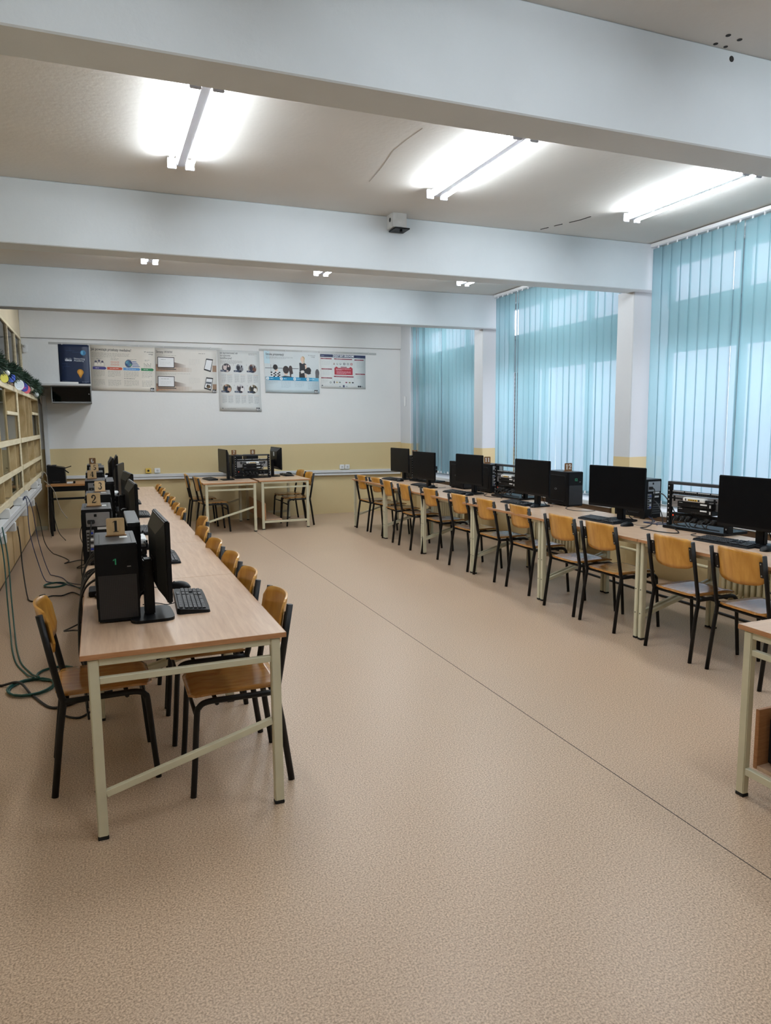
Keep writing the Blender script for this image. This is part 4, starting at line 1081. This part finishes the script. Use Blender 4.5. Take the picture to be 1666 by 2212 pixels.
# 2 media messages
s = Sheet((-.035, 2.868), (.93, 2.848), (.905, 2.150), (-.045, 2.165), (226, 219, 208), .02)
s.text('Jak powstają przekazy medialne?', .012, .118, .058, (40, 40, 42), .0006, 2, 'LEFT', .78)
s.lines(.02, .17, .60, 4, .026, (140, 134, 126), 3)
s.text('W centrum', .83, .12, .03, DK); s.text('uwagi', .90, .165, .03, DK)
for k, (c, u0, u1) in enumerate((((58, 52, 118), .03, .24), ((202, 86, 52), .25, .49), ((92, 150, 206), .50, .77), ((38, 122, 78), .78, .985))):
    s.poly([(u0, .475), (u1 - .02, .475), (u1, .505), (u1 - .02, .535), (u0, .535)], c); s.lines(u0 + .04, .50, u1 - .04, 1, .02, (235, 235, 235), k, .008, 2)
    s.lines(u0 + .01, .56, u1 - .03, 6, .024, (150, 144, 136), 10 + k); s.lines(u0 + .01, .76, u1 - .03, 6, .024, (150, 144, 136), 20 + k)
    s.lines(u0 + .06, .285, u1 - .06, 2, .022, (120, 114, 108), 30 + k)
for du in (.08, .13, .18):   # three outlined people
    s.ell(du, .345 + (.02 if du != .13 else 0), .018, .026, (74, 70, 88)); s.poly([(du - .028, .46), (du - .02, .385), (du + .02, .385), (du + .028, .46)], (226, 219, 208), 2); s.poly([(du - .031, .465), (du - .023, .378), (du + .023, .378), (du + .031, .465)], (74, 70, 88), 1)
for i in range(3):
    for j in range(2): s.rect(.31 + i * .045, .345 + j * .055, .345 + i * .045, .38 + j * .055, (216, 150, 128)); s.rect(.316 + i * .045, .353 + j * .055, .339 + i * .045, .372 + j * .055, (226, 219, 208), 2)
s.ell(.585, .385, .058, .085, (36, 66, 108)); s.ell(.57, .36, .03, .035, (88, 150, 170), 2); s.ell(.605, .41, .028, .03, (96, 150, 120), 2); s.ell(.585, .385, .02, .05, (60, 110, 150), 3)
for k in range(4): s.poly([(.64, .33 + k * .035), (.70 + k * .018, .33 + k * .035), (.715 + k * .018, .345 + k * .035), (.64, .345 + k * .035)], (52, 100, 164))
for k in range(7): s.rect(.83 + k * .017, .38 + .02 * (k % 3), .835 + k * .017, .46, (170, 168, 160)); s.ell(.8325 + k * .017, .37 + .02 * (k % 3), .006, .012, (170, 168, 160))
s.lines(.51, .715, .80, 1, .02, DK, 5, .01)
s.mark(.925, .915)
s.done('wide cream poster with a row of four coloured arrows, next to the navy poster')
# 3 web pages
s = Sheet((.935, 2.846), (1.91, 2.832), (1.89, 2.14), (.915, 2.15), (226, 221, 214), .018)
s.text('Strony WWW', .015, .11, .054, (60, 60, 62), .0004, 2, 'LEFT', .78); s.lines(.70, .085, .94, 1, .02, (120, 118, 114), 6, .01); s.lines(.02, .16, .45, 1, .02, (150, 148, 142), 7)
for v0 in (.18, .62):
    for k in range(12):   # blurred brown desk photo fading to paper
        t = k / 12; c = tuple(int(a * (1 - t) + b * t) for a, b in zip((150, 116, 92), (226, 221, 214))); c2 = tuple(int(a * (1 - t) + b * t) for a, b in zip((104, 84, 74), (226, 221, 214)))
        s.rect(.01 + k * .048, v0 + .25, .058 + k * .048, v0 + .35, c); s.rect(.25 + k * .02, v0 + .12 + .006 * k, .272 + k * .02, v0 + .25, c2)
    s.rect(.01, v0 + .19, .05, v0 + .25, (120, 94, 78), 2)
    s.rect(.035, v0 + .02, .305, v0 + .27, (34, 34, 38), 2); s.rect(.045, v0 + .035, .295, v0 + .25, (236, 236, 238), 3); s.rect(.04, v0 + .285, .33, v0 + .305, (70, 64, 62), 3)
    s.lines(.09, v0 + .075, .26, 1, .02, (150, 150, 150), 8, .008, 4); s.lines(.08, v0 + .14, .25, 3, .03, (200, 200, 202), 9, .006, 4)
    s.lines(.54, v0 + .05, .72, 5, .03, (206, 202, 196), 11); s.rect(.93, v0 + .18, .995, v0 + .33, (150, 122, 100))
    s.poly([(.825, v0 + .02), (.94, v0 + .035), (.90, v0 + .335), (.785, v0 + .29)], (28, 28, 32), 3); s.poly([(.83, v0 + .05), (.928, v0 + .062), (.893, v0 + .30), (.797, v0 + .262)], (232, 233, 236), 4)
s.poly([(.822, .745), (.91, .752), (.907, .80), (.815, .79)], (90, 96, 104), 5); s.ell(.86, .86, .035, .04, (92, 72, 48), 5); s.ell(.845, .835, .015, .025, (40, 34, 28), 6)
s.lines(.02, .57, .56, 2, .022, (170, 166, 160), 12); s.rect(.02, .955, .04, .975, (190, 90, 60))
s.mark(.925, .925)
s.done('wide poster with two laptops and two phones on brown desk photos')
# 4 interview
s = Sheet((1.92, 2.842), (2.62, 2.838), (2.635, 1.825), (1.925, 1.842), (221, 223, 222), .02)
for k, t in enumerate(('Jak zaprezentować się', 'na rozmowie', 'kwalifikacyjnej?')): s.text(t, .06, .06 + k * .042, .046, (84, 88, 92), .0003, 2, 'LEFT', .70)
s.lines(.74, .045, .94, 2, .016, (110, 112, 114), 2, .005); s.lines(.06, .17, .58, 4, .014, SMALL, 3, .005)
pal = [((70, 60, 66), (206, 190, 186), (30, 30, 40)), ((200, 206, 210), (26, 30, 44), (120, 120, 126)), ((170, 164, 160), (28, 32, 50), (110, 70, 56)), ((120, 106, 82), (20, 34, 52), (196, 160, 140)), ((196, 196, 200), (58, 48, 54), (230, 226, 224)), ((120, 108, 84), (44, 44, 40), (230, 228, 222))]
for i in range(6):
    u, v = .20 + (i % 3) * .31, .29 + (i // 3) * .34; a, b, c = pal[i]
    s.ell(u, v, .105, .072, a); 
    s.ell(u - .03, v - .01, .045, .05, b, 2); s.ell(u - .03, v - .05, .02, .018, c, 3); s.ell(u + .045, v + .015, .042, .038, c, 2); s.ell(u + .05, v - .03, .018, .018, b, 3); s.ell(u, v + .05, .05, .018, b, 3)
    s.rect(u - .14, v + .035, u + .0, v + .062, (38, 52, 78), 4); s.lines(u - .12, v + .045, u - .02, 1, .01, (200, 206, 214), i, .006, 5)
    s.text(str(i + 1), u - .15, v - .045, .03, (150, 154, 158), 0, 2)
    for du, cc in ((-.13, (150, 168, 184)), (.01, (206, 180, 160))):
        s.rect(u + du, v + .105, u + du + .125, v + .109, cc); s.lines(u + du + .005, v + .12, u + du + .115, 9, .014, (170, 174, 176), i * 7, .005)
s.lines(.12, .955, .42, 1, .01, SMALL, 4, .005); s.ell(.075, .958, .012, .008, (60, 64, 70))
s.mark(.87, .935)
s.done('tall pale poster with six round photos in two rows')
# 5 presentation
s = Sheet((2.70, 2.850), (3.668, 2.838), (3.672, 2.138), (2.712, 2.152), (206, 222, 230), .035)
s.rect(.0, .0, 1, .62, (212, 218, 220), 1); s.rect(0, 0, .1, .3, (196, 222, 232), 1)
s.text('Sztuka prezentacji', .03, .10, .054, (58, 62, 66), .0006, 3, 'LEFT', .8); s.lines(.035, .135, .52, 3, .018, (150, 158, 162), 1, .006, 2)
s.text('W centrum', .80, .085, .028, (96, 100, 104), 0, 3); s.text('uwagi', .86, .12, .028, (96, 100, 104), 0, 3)
s.rect(.01, .40, .62, .412, (70, 72, 76), 2); s.rect(.11, .32, .117, .50, (150, 152, 156), 2); s.rect(.165, .30, .17, .42, (170, 172, 176), 2)
# boy with checked shirt
s.poly([(.09, .62), (.14, .50), (.20, .465), (.25, .49), (.30, .62)], (232, 232, 234), 3)
for i in range(5):
    for j in range(4):
        if (i + j) % 2 == 0:
            u, v = .105 + i * .036 + .01 * (j % 2), .50 + j * .031; s.poly([(u, v), (u + .03, v - .006), (u + .034, v + .024), (u + .004, v + .03)], (30, 32, 40), 4)
s.rect(.185, .40, .235, .48, (222, 190, 172), 4); s.ell(.195, .385, .042, .066, (32, 26, 28), 5)
# second and third listeners
s.ell(.385, .44, .055, .095, (52, 42, 42), 5); s.ell(.385, .53, .035, .04, (224, 196, 178), 4); s.poly([(.28, .62), (.36, .585), (.46, .60), (.52, .62)], (36, 50, 64), 4)
s.ell(.47, .42, .034, .085, (64, 50, 50), 5); s.poly([(.445, .42), (.505, .45), (.515, .53), (.48, .55), (.475, .62), (.46, .62)], (58, 46, 46), 5)
# presenter
s.ell(.69, .175, .03, .062, (226, 194, 172), 5); s.ell(.703, .155, .034, .055, (186, 160, 116), 4); s.rect(.715, .15, .73, .27, (186, 160, 116), 4); s.rect(.68, .22, .705, .28, (226, 194, 172), 4)
s.poly([(.635, .265), (.655, .255), (.69, .285), (.73, .265), (.765, .29), (.74, .37), (.735, .455), (.70, .47), (.635, .47), (.64, .36)], (24, 26, 34), 5)
s.poly([(.735, .31), (.76, .30), (.775, .40), (.75, .45)], (226, 198, 178), 5); s.poly([(.66, .45), (.71, .44), (.72, .50), (.66, .52)], (230, 226, 222), 6)
s.poly([(.63, .48), (.72, .48), (.735, .62), (.625, .62)], (30, 28, 32), 5); s.rect(.735, .53, .765, .64, (226, 198, 178), 4)
s.ell(.80, .44, .05, .075, (26, 24, 28), 5); s.poly([(.73, .42), (.82, .36), (.845, .52), (.80, .54), (.725, .50)], (26, 24, 30), 5)
s.ell(.965, .50, .038, .10, (84, 82, 86), 4); s.rect(.93, .50, .995, .62, (90, 88, 92), 4)
s.rect(.025, .62, .985, .70, (30, 138, 184), 6); s.rect(.86, .62, .985, .70, (96, 174, 208), 7)
for k in range(4):
    u = .05 + k * .245; s.ell(u, .66, .028, .038, (226, 236, 240), 8); s.text(str(k + 1), u - .012, .675, .04, (90, 140, 170), 0, 9); s.lines(u + .045, .652, u + .15, 1, .01, (206, 230, 240), k, .014, 8)
    s.lines(u - .005, .73, u + .17, (3, 6, 5, 7)[k], .028, (164, 184, 194), 40 + k, .006)
s.lines(.03, .965, .16, 1, .01, (150, 170, 180), 3, .005)
s.mark(.90, .915)
s.done('pale blue wide poster of a presenter in dark clothes before seated listeners')
# 6 safety rules
s = Sheet((3.695, 2.822), (4.54, 2.812), (4.535, 2.222), (3.70, 2.235), (222, 226, 226), .012)
s.rect(0, 0, 1, .085, (24, 38, 80)); s.text('ZASADY BHP I ERGONOMII', .275, .066, .046, (236, 240, 244), .0016, 2, 'LEFT', .70); s.lines(.03, .045, .12, 1, .01, (150, 160, 190), 1, .012, 2); s.lines(.80, .05, .97, 1, .01, (110, 124, 160), 2, .01, 2)
RED = (172, 40, 58); DRED = (128, 38, 58)
for a in ((.01, .115, .25, .145), (.30, .115, .70, .145), (.75, .125, .96, .155), (.02, .42, .25, .45), (.01, .685, .25, .715), (.29, .63, .73, .665), (.77, .545, .99, .575)):
    s.rect(*a, DRED); s.lines(a[0] + .05, (a[1] + a[3]) / 2 - .004, a[2] - .05, 1, .01, (216, 160, 170), 3, .008, 2)
s.rect(.305, .39, .71, .595, RED); s.lines(.34, .42, .68, 2, .028, (236, 200, 206), 4, .012, 2); s.lines(.35, .49, .67, 4, .022, (230, 180, 190), 5, .01, 2)
for u in (.35, .665): s.poly([(u - .03, .39), (u - .02, .365), (u, .355), (u + .025, .37), (u + .03, .39)], RED)
s.rect(.445, .355, .58, .378, DRED); 
for k, u in enumerate((.30, .37, .44, .525, .605, .685)):
    c = ((150, 120, 110), (150, 156, 158), (120, 126, 134), (70, 78, 82), (130, 136, 138), (176, 60, 66))[k]
    if k == 0: s.poly([(u - .02, .30), (u, .235), (u + .02, .30)], c)
    elif k < 3: s.ell(u, .27, .02, .03, c); s.ell(u, .262, .012, .017, (222, 226, 226), 2)
    else: s.rect(u - .022, .24, u + .022, .30, c); s.rect(u - .01, .255, u + .01, .285, (232, 234, 234), 2)
for k, (u, c) in enumerate(((.295, (40, 48, 66)), (.355, (190, 170, 120)), (.42, (110, 126, 120)), (.565, (120, 50, 78)), (.64, (120, 112, 64)), (.71, (28, 32, 44)))):
    s.ell(u, .82, .012 if k == 0 else .022, .04 if k == 0 else .02, c)
s.ell(.215, .83, .02, .028, (90, 110, 108)); s.ell(.215, .83, .012, .016, (222, 226, 226), 2)
for a in ((.03, .19, .22, 6), (.05, .48, .2, 7), (.05, .75, .17, 4), (.80, .2, .95, 8), (.80, .61, .95, 4), (.32, .175, .68, 1), (.30, .755, .72, 1), (.08, .925, .36, 2)): s.lines(a[0], a[1], a[2], a[3], .024, (190, 196, 198), 6, .006)
for a in ((.255, .12, .257, .9), (.745, .15, .747, .9), (.02, .885, .98, .888)): s.rect(*a, (176, 186, 190))
s.rect(.485, .9, .525, .965, (44, 60, 92)); s.rect(.40, .925, .44, .96, (150, 160, 166)); s.rect(.55, .92, .59, .955, (170, 178, 184)); s.ell(.84, .93, .02, .026, (44, 46, 60)); s.ell(.88, .93, .02, .026, (44, 46, 60)); s.ell(.92, .93, .008, .012, (90, 96, 110)); s.ell(.03, .925, .016, .015, (60, 70, 84))
s.done('safety rules poster with a navy title bar and red centre box, nearest the windows')

# ------------------------------------------------------------------ desk with equipment in the back corner
pd = thing('corner_desk', 'narrow dark-framed desk with a wooden top in the back corner', 'desk', (0, 0, 0))
MB().box(-.74, -.14, 11.48, 12.14, .735, .762, wood('brown_desk_top', rgb(150, 104, 58), rgb(180, 130, 80), (2, 14, 14), 3, .4), .003).build('tabletop', pd)
MB().box(-.72, -.16, 11.50, 11.525, .66, .733, BLACK, .003).build('front_apron', pd)
MB().bar((-.70, 11.53, .55), (-.18, 11.53, .55), .025, .03, BLACK).build('crossbar', pd)
for x in (-.70, -.18):
    for y in (11.54, 12.08): MB().box(x - .02, x + .02, y - .02, y + .02, 0, .735, STEEL, .003).build('leg', pd)
mc = thing('equipment_case', 'black equipment case with sloping top and a jointed arm on the corner desk', 'machine', (0, 0, 0))
cs = MB(); cs.prism([(-.725, 11.72, .764), (-.475, 11.72, .764), (-.485, 11.72, .985), (-.50, 11.72, .995), (-.725, 11.72, 1.035)], (0, .30, 0), BLACK); cs.build('body', mc)
MB().box(-.66, -.60, 11.76, 11.96, 1.022, 1.034, TOPGREY, .002).build('top_slot', mc)
MB().bar((-.49, 11.75, .985), (-.39, 11.75, 1.015), .014, .012, BLACK).build('arm', mc)
MB().bar((-.49, 11.75, .965), (-.43, 11.75, .915), .02, .016, BLACK).build('arm', mc)
lg = MB()
lg.box(-.66, -.56, 11.7185, 11.7205, .785, .793, TOPGREY); lg.build('print', mc)
tag(MB().box(-.462, -.38, 11.62, 11.80, .7635, .779, WPLAST, .002).build('paper_pad'), 'small white pad on the corner desk beside the black case', 'paper')
tag(MB().box(-.372, -.345, 11.62, 11.74, .7635, .795, BLACK, .003).build('stapler'), 'small dark stapler beside the white pad', 'stapler')

# ------------------------------------------------------------------ ceiling box
jb = thing('junction_box', 'small white metal box with a dark bracket where the ceiling meets the middle beam', 'box', (2.44, 5.87, 3.36))
MB().box(-.065, .065, -.13, .003, -.115, .003, pm('box_white', rgb(206, 206, 204), .5, var=.1, scale=14), .004).build('housing', jb)
MB().box(-.05, .085, -.15, -.004, -.132, -.120, BLACK, .003).build('bracket', jb)
MB().cyl((-.0655, -.075, -.05), .018, .003, INK, 'x', 12).build('opening', jb)
MB().cyl((.02, -.11, -.142), .012, .02, BLACK).build('bolt', jb)

# ------------------------------------------------------------------ radiators under the windows
RADC = pm('radiator_cream', rgb(222, 208, 170), .45, var=.04, scale=6)
def radiator(y0, n, label):
    t = thing('radiator', label, 'radiator', (5.02, y0, 0), 0, 'cast iron radiators under the windows')
    for k in range(n):
        m = MB(); y = k * .06
        pts = [(0, -.0), (0, 0)]
        for dx in (-.055, .055):
            m.tube([(dx, y, .14), (dx, y, .2), (dx, y, .54), (dx, y, .58)], .017, RADC, 8, rb=.021)
        m.box(-.075, .075, y - .027, y + .027, .10, .165, RADC, .02); m.box(-.075, .075, y - .027, y + .027, .53, .575, RADC, .02)
        m.build('rib', t)
    for z in (.13, .55): MB().tube([(0, -.08, z), (0, (n - 1) * .06 + .1, z)], .014, RADC, 8).build('pipe', t)
    for k in (1, n - 2): MB().box(-.03, .03, k * .06 + .028, k * .06 + .034, 0, .12, RADC).build('foot', t)
    return t
radiator(3.42, 20, 'cream ribbed radiator behind the nearest chairs of the window row')
radiator(6.62, 15, 'cream ribbed radiator under the middle window')
radiator(9.55, 15, 'cream ribbed radiator in the back corner')
struct(MB().tube(spline([(5.06, 2.9, .30), (5.06, 5.2, .30), (5.06, 6.0, .30)], 4), .016, RADC, 8).build('trim_heating_pipe'), 'cream heating pipe along the parapet', 'pipe')

# ------------------------------------------------------------------ cables
GREENC = pm('green_cable', rgb(20, 74, 66), .45); NAVYC = pm('navy_cable', rgb(34, 46, 82), .45); BLACKC = pm('black_cable', rgb(16, 15, 15), .5); GREYC = pm('grey_cable', rgb(150, 142, 128), .5)
def cable(pts, r, m, label, n=8):
    o = MB(); P_ = spline(pts, n)
    for p in P_: p.z = max(p.z, r + .0005)
    o.tube(P_, r, m, 7); return tag(o.build('cable'), label, 'cable', 'cables')
F0 = .006
cable([(-.77, 7.72, .66), (-.755, 7.70, .50), (-.74, 7.62, .25), (-.70, 7.42, .03), (-.66, 7.28, F0), (-.58, 7.26, F0), (-.50, 7.42, F0), (-.40, 7.40, F0), (-.31, 7.50, F0), (-.22, 7.30, F0), (-.16, 7.2, .06), (-.14, 7.2, .5), (-.125, 7.25, .755), (-.08, 7.19, .78)], .006, BLACKC, 'thick black power cable looping from the duct across the floor')
cable([(-.77, 8.44, .84), (-.75, 8.44, .88), (-.73, 8.4, .80), (-.72, 8.35, .5), (-.66, 8.3, .2), (-.58, 8.15, F0), (-.45, 8.0, F0), (-.34, 7.85, F0), (-.25, 7.7, F0), (-.15, 7.6, .1), (-.13, 7.55, .72)], .0045, NAVYC, 'navy cable from the duct socket plugged beside the shelves')
cable([(-.77, 8.50, .84), (-.74, 8.55, .87), (-.70, 8.6, .72), (-.66, 8.6, .35), (-.56, 8.5, F0), (-.44, 8.3, F0), (-.36, 8.0, F0), (-.25, 7.85, F0), (-.2, 7.8, F0)], .004, GREYM and NAVYC, 'thin navy cable running beside the other across the floor')
def coil(cx, cy, r, n, m, label, rr=.005):
    o = MB(); pts = []; rn = random.Random(int(cx * 100))
    for k in range(n * 16):
        a = 2 * PI * k / 16; q = r * (1 + .10 * math.sin(k * .37)); pts.append((cx + q * math.cos(a), cy + q * 1.15 * math.sin(a), F0 + .004 * (k / 16)))
    o.tube(pts, rr, m, 6); return tag(o.build('cable_coil'), label, 'cable', 'cables')
coil(-.48, 7.9, .10, 3, GREENC, 'small coil of green cable on the floor')
cable([(-.38, 7.95, F0 + .01), (-.3, 7.8, F0), (-.22, 7.6, F0), (-.15, 7.5, .1), (-.14, 7.5, .4)], .0045, GREENC, 'short green cable from the small coil to the table')
coil(-.46, 4.80, .13, 4, GREENC, 'large coil of dark green cable on the floor by the near chair', .006)
coil(-.33, 5.02, .12, 2, GREENC, 'loose loop of dark green cable next to the large coil', .006)
for dx, lab in ((0, 'dark green cable hanging from the duct down to the coil'), (.03, 'second dark green cable running beside it to the coil')):
    cable([(-.80 + dx, 6.6, .80), (-.77 + dx, 6.55, .55), (-.75 + dx, 6.4, .25), (-.71 + dx, 6.1, .02), (-.66 + dx, 5.7, F0), (-.60 + dx, 5.35, F0), (-.52 + dx, 5.1, F0), (-.46 + dx, 4.92, F0 + .03)], .0055, GREENC, lab)
cable([(-1.0, 5.1, F0), (-.80, 5.0, F0), (-.66, 4.93, F0), (-.54, 4.86, F0 + .03), (-.45, 4.66, F0), (-.34, 4.42, F0), (-.24, 4.42, F0), (-.12, 4.52, F0), (0, 4.55, F0)], .008, BLACKC, 'thick black cable crossing the floor under the green coil')
cable([(-.30, 4.40, F0), (-.27, 4.28, F0), (-.18, 4.20, F0), (-.1, 4.3, F0)], .006, BLACKC, 'short bent black cable end on the floor behind the near chair')
cable([(-.77, 10.0, .66), (-.74, 10.02, .45), (-.70, 10.0, .15), (-.60, 9.9, F0), (-.46, 9.55, F0), (-.40, 9.30, F0), (-.44, 9.15, F0), (-.28, 9.3, F0), (-.2, 9.1, F0), (-.3, 8.8, F0), (-.16, 8.8, F0)], .005, BLACKC, 'black cable zigzagging on the floor in the far part of the shelf aisle')
cable([(-.72, 11.0, .86), (-.62, 11.1, .72), (-.55, 11.15, .45), (-.46, 11.0, .32)], .006, GREYC, 'pale grey cable hanging loose from the far end of the duct')
cable([(-.78, 11.2, .88), (-.72, 11.3, .95), (-.68, 11.4, .8), (-.66, 11.4, .4), (-.6, 11.3, .1), (-.5, 11.0, F0)], .005, BLACKC, 'black cable hanging beside the corner desk leg')
cable([(-.75, 11.0, .90), (-.73, 11.05, .98), (-.69, 11.1, .9), (-.7, 11.2, .6), (-.72, 11.3, .2), (-.70, 11.35, F0)], .005, GREYC, 'grey cable at the far duct end')
# cable bundle behind tower 1, hanging over the table edge
rn = random.Random(9)
for k in range(9):
    y = 3.86 + k * .075; x0 = .02 + rn.uniform(-.03, .03); dz = rn.uniform(.03, .13)
    lab = ('first', 'second', 'third', 'fourth', 'fifth', 'sixth', 'seventh', 'eighth', 'ninth')[k]
    cable([(x0, y - .1, TZ + .05 + rn.uniform(0, .14)), (-.02, y, TZ + .03 + dz), (-.10, y + .02, TZ + .02 + dz * .4), (-.135, y + rn.uniform(-.08, .05), .68), (-.14, y + rn.uniform(-.1, .1), .50), (-.13, y + rn.uniform(-.1, .1), .32 + rn.uniform(-.15, .1)), (-.12, y + rn.uniform(-.1, .1), .10 + rn.uniform(0, .2))], rn.choice((.004, .005, .006)), BLACKC, f'bundled black cable over the table edge behind tower 1, {lab} from its near side')
cable([(-.13, 4.0, .60), (-.19, 3.98, .58), (-.22, 4.05, .55), (-.18, 4.12, .53), (-.135, 4.06, .54)], .004, BLACKC, 'small loop sticking out of the hanging cable bundle')
tag(MB().box(-.085, .02, 3.86, 4.0, TZ, TZ + .03, BLACK, .004).build('power_brick'), 'black power brick on the table edge behind tower 1', 'adapter')
cable([(-.11, 6.05, .77), (-.15, 5.9, .70), (-.17, 5.9, .5), (-.14, 5.8, .35), (-.13, 5.6, .25)], .004, BLACKC, 'black cable hanging off the table behind sign 3')
cable([(-.11, 7.7, .77), (-.16, 7.8, .70), (-.22, 7.9, .5), (-.14, 7.8, .3), (-.13, 7.7, .2)], .004, BLACKC, 'black cable hanging off the table behind sign 4')
# window-row table cables
z = TZ + .005
cable([(4.46, 4.90, z + .02), (4.30, 4.72, z), (4.12, 4.58, z), (4.03, 4.55, z), (4.02, 4.34, z), (4.10, 4.22, z), (4.24, 4.40, z)], .004, BLACKC, 'black cable looping on the table in front of the nearest rack')
cable([(4.50, 4.93, .98), (4.44, 4.76, 1.0), (4.42, 4.64, .92), (4.41, 4.56, .83)], .005, BLACKC, 'black cable drooping between the signless tower and the rack')
cable([(4.50, 4.95, .93), (4.42, 4.8, .92), (4.38, 4.7, .84), (4.36, 4.66, z)], .004, BLACKC, 'thin black cable bending down to the table beside the rack')
cable([(4.46, 4.94, z + .02), (4.38, 4.78, z), (4.28, 4.80, z), (4.30, 4.66, z), (4.40, 4.60, z), (4.36, 4.72, z), (4.26, 4.62, z)], .004, NAVYC, 'tangled dark blue cable at the foot of the signless tower')
cable([(4.20, 4.14, z), (4.13, 4.12, z), (4.11, 4.05, z), (4.16, 4.0, z), (4.22, 4.02, z)], .003, BLACKC, 'small cable loop under the front of the nearest rack')
cable([(4.36, 5.98, z), (4.28, 5.90, z), (4.24, 5.75, z), (4.32, 5.62, z), (4.42, 5.62, z)], .003, BLACKC, 'thin cable on the table before the tower marked 12')
cable([(4.3, 7.5, z), (4.18, 7.35, z), (4.16, 7.18, z), (4.24, 7.06, z), (4.2, 7.0, z)], .004, BLACKC, 'cable on the table between tower 11 and its rack')
cable([(4.42, 3.30, .50), (4.5, 3.55, .40), (4.6, 3.8, .34), (4.75, 4.0, .5)], .005, BLACKC, 'black cable slung under the nearest window-row table')
cable([(4.44, 3.9, .70), (4.5, 3.75, .55), (4.56, 3.62, .30), (4.6, 3.5, .06)], .005, BLACKC, 'black cable hanging down behind the nearest window-row table')
cable([(4.72, 3.0, .02), (4.75, 3.6, .012), (4.78, 4.6, .014), (4.76, 5.6, .012), (4.78, 6.4, .012)], .011, BLACKC, 'thick black cable lying along the floor below the windows')
cable([(5.25, 12.2, 2.7), (5.25, 12.1, 2.4), (5.245, 12.05, 2.12)], .003, BLACKC, 'thin dark cord hanging on the wall strip in the back corner', 4)
sw = thing('cord_weight', 'small pale weight on the cord in the back corner', 'weight', (5.205, 12.05, 2.0)); MB().box(-.015, .012, -.015, .015, -.09, .09, WPLAST, .006).build('body', sw)

# ------------------------------------------------------------------ light from outside, render look
w = bpy.data.worlds.new('sky'); scn.world = w; w.use_nodes = True
w.node_tree.nodes['Background'].inputs['Color'].default_value = (*SKY, 1); w.node_tree.nodes['Background'].inputs['Strength'].default_value = SKY_S
scn.view_settings.view_transform = 'Standard'; scn.view_settings.look = 'None'; scn.view_settings.gamma = 1; scn.view_settings.use_curve_mapping = False
scn.view_settings.exposure = EXPOSURE
cy = scn.cycles
cy.max_bounces = 5; cy.diffuse_bounces = 3; cy.glossy_bounces = 2; cy.transmission_bounces = 2; cy.transparent_max_bounces = 8
cy.use_adaptive_sampling = True; cy.adaptive_threshold = .04
cy.sample_clamp_indirect = 6; cy.caustics_reflective = False; cy.caustics_refractive = False
cy.use_denoising = True; cy.use_light_tree = False
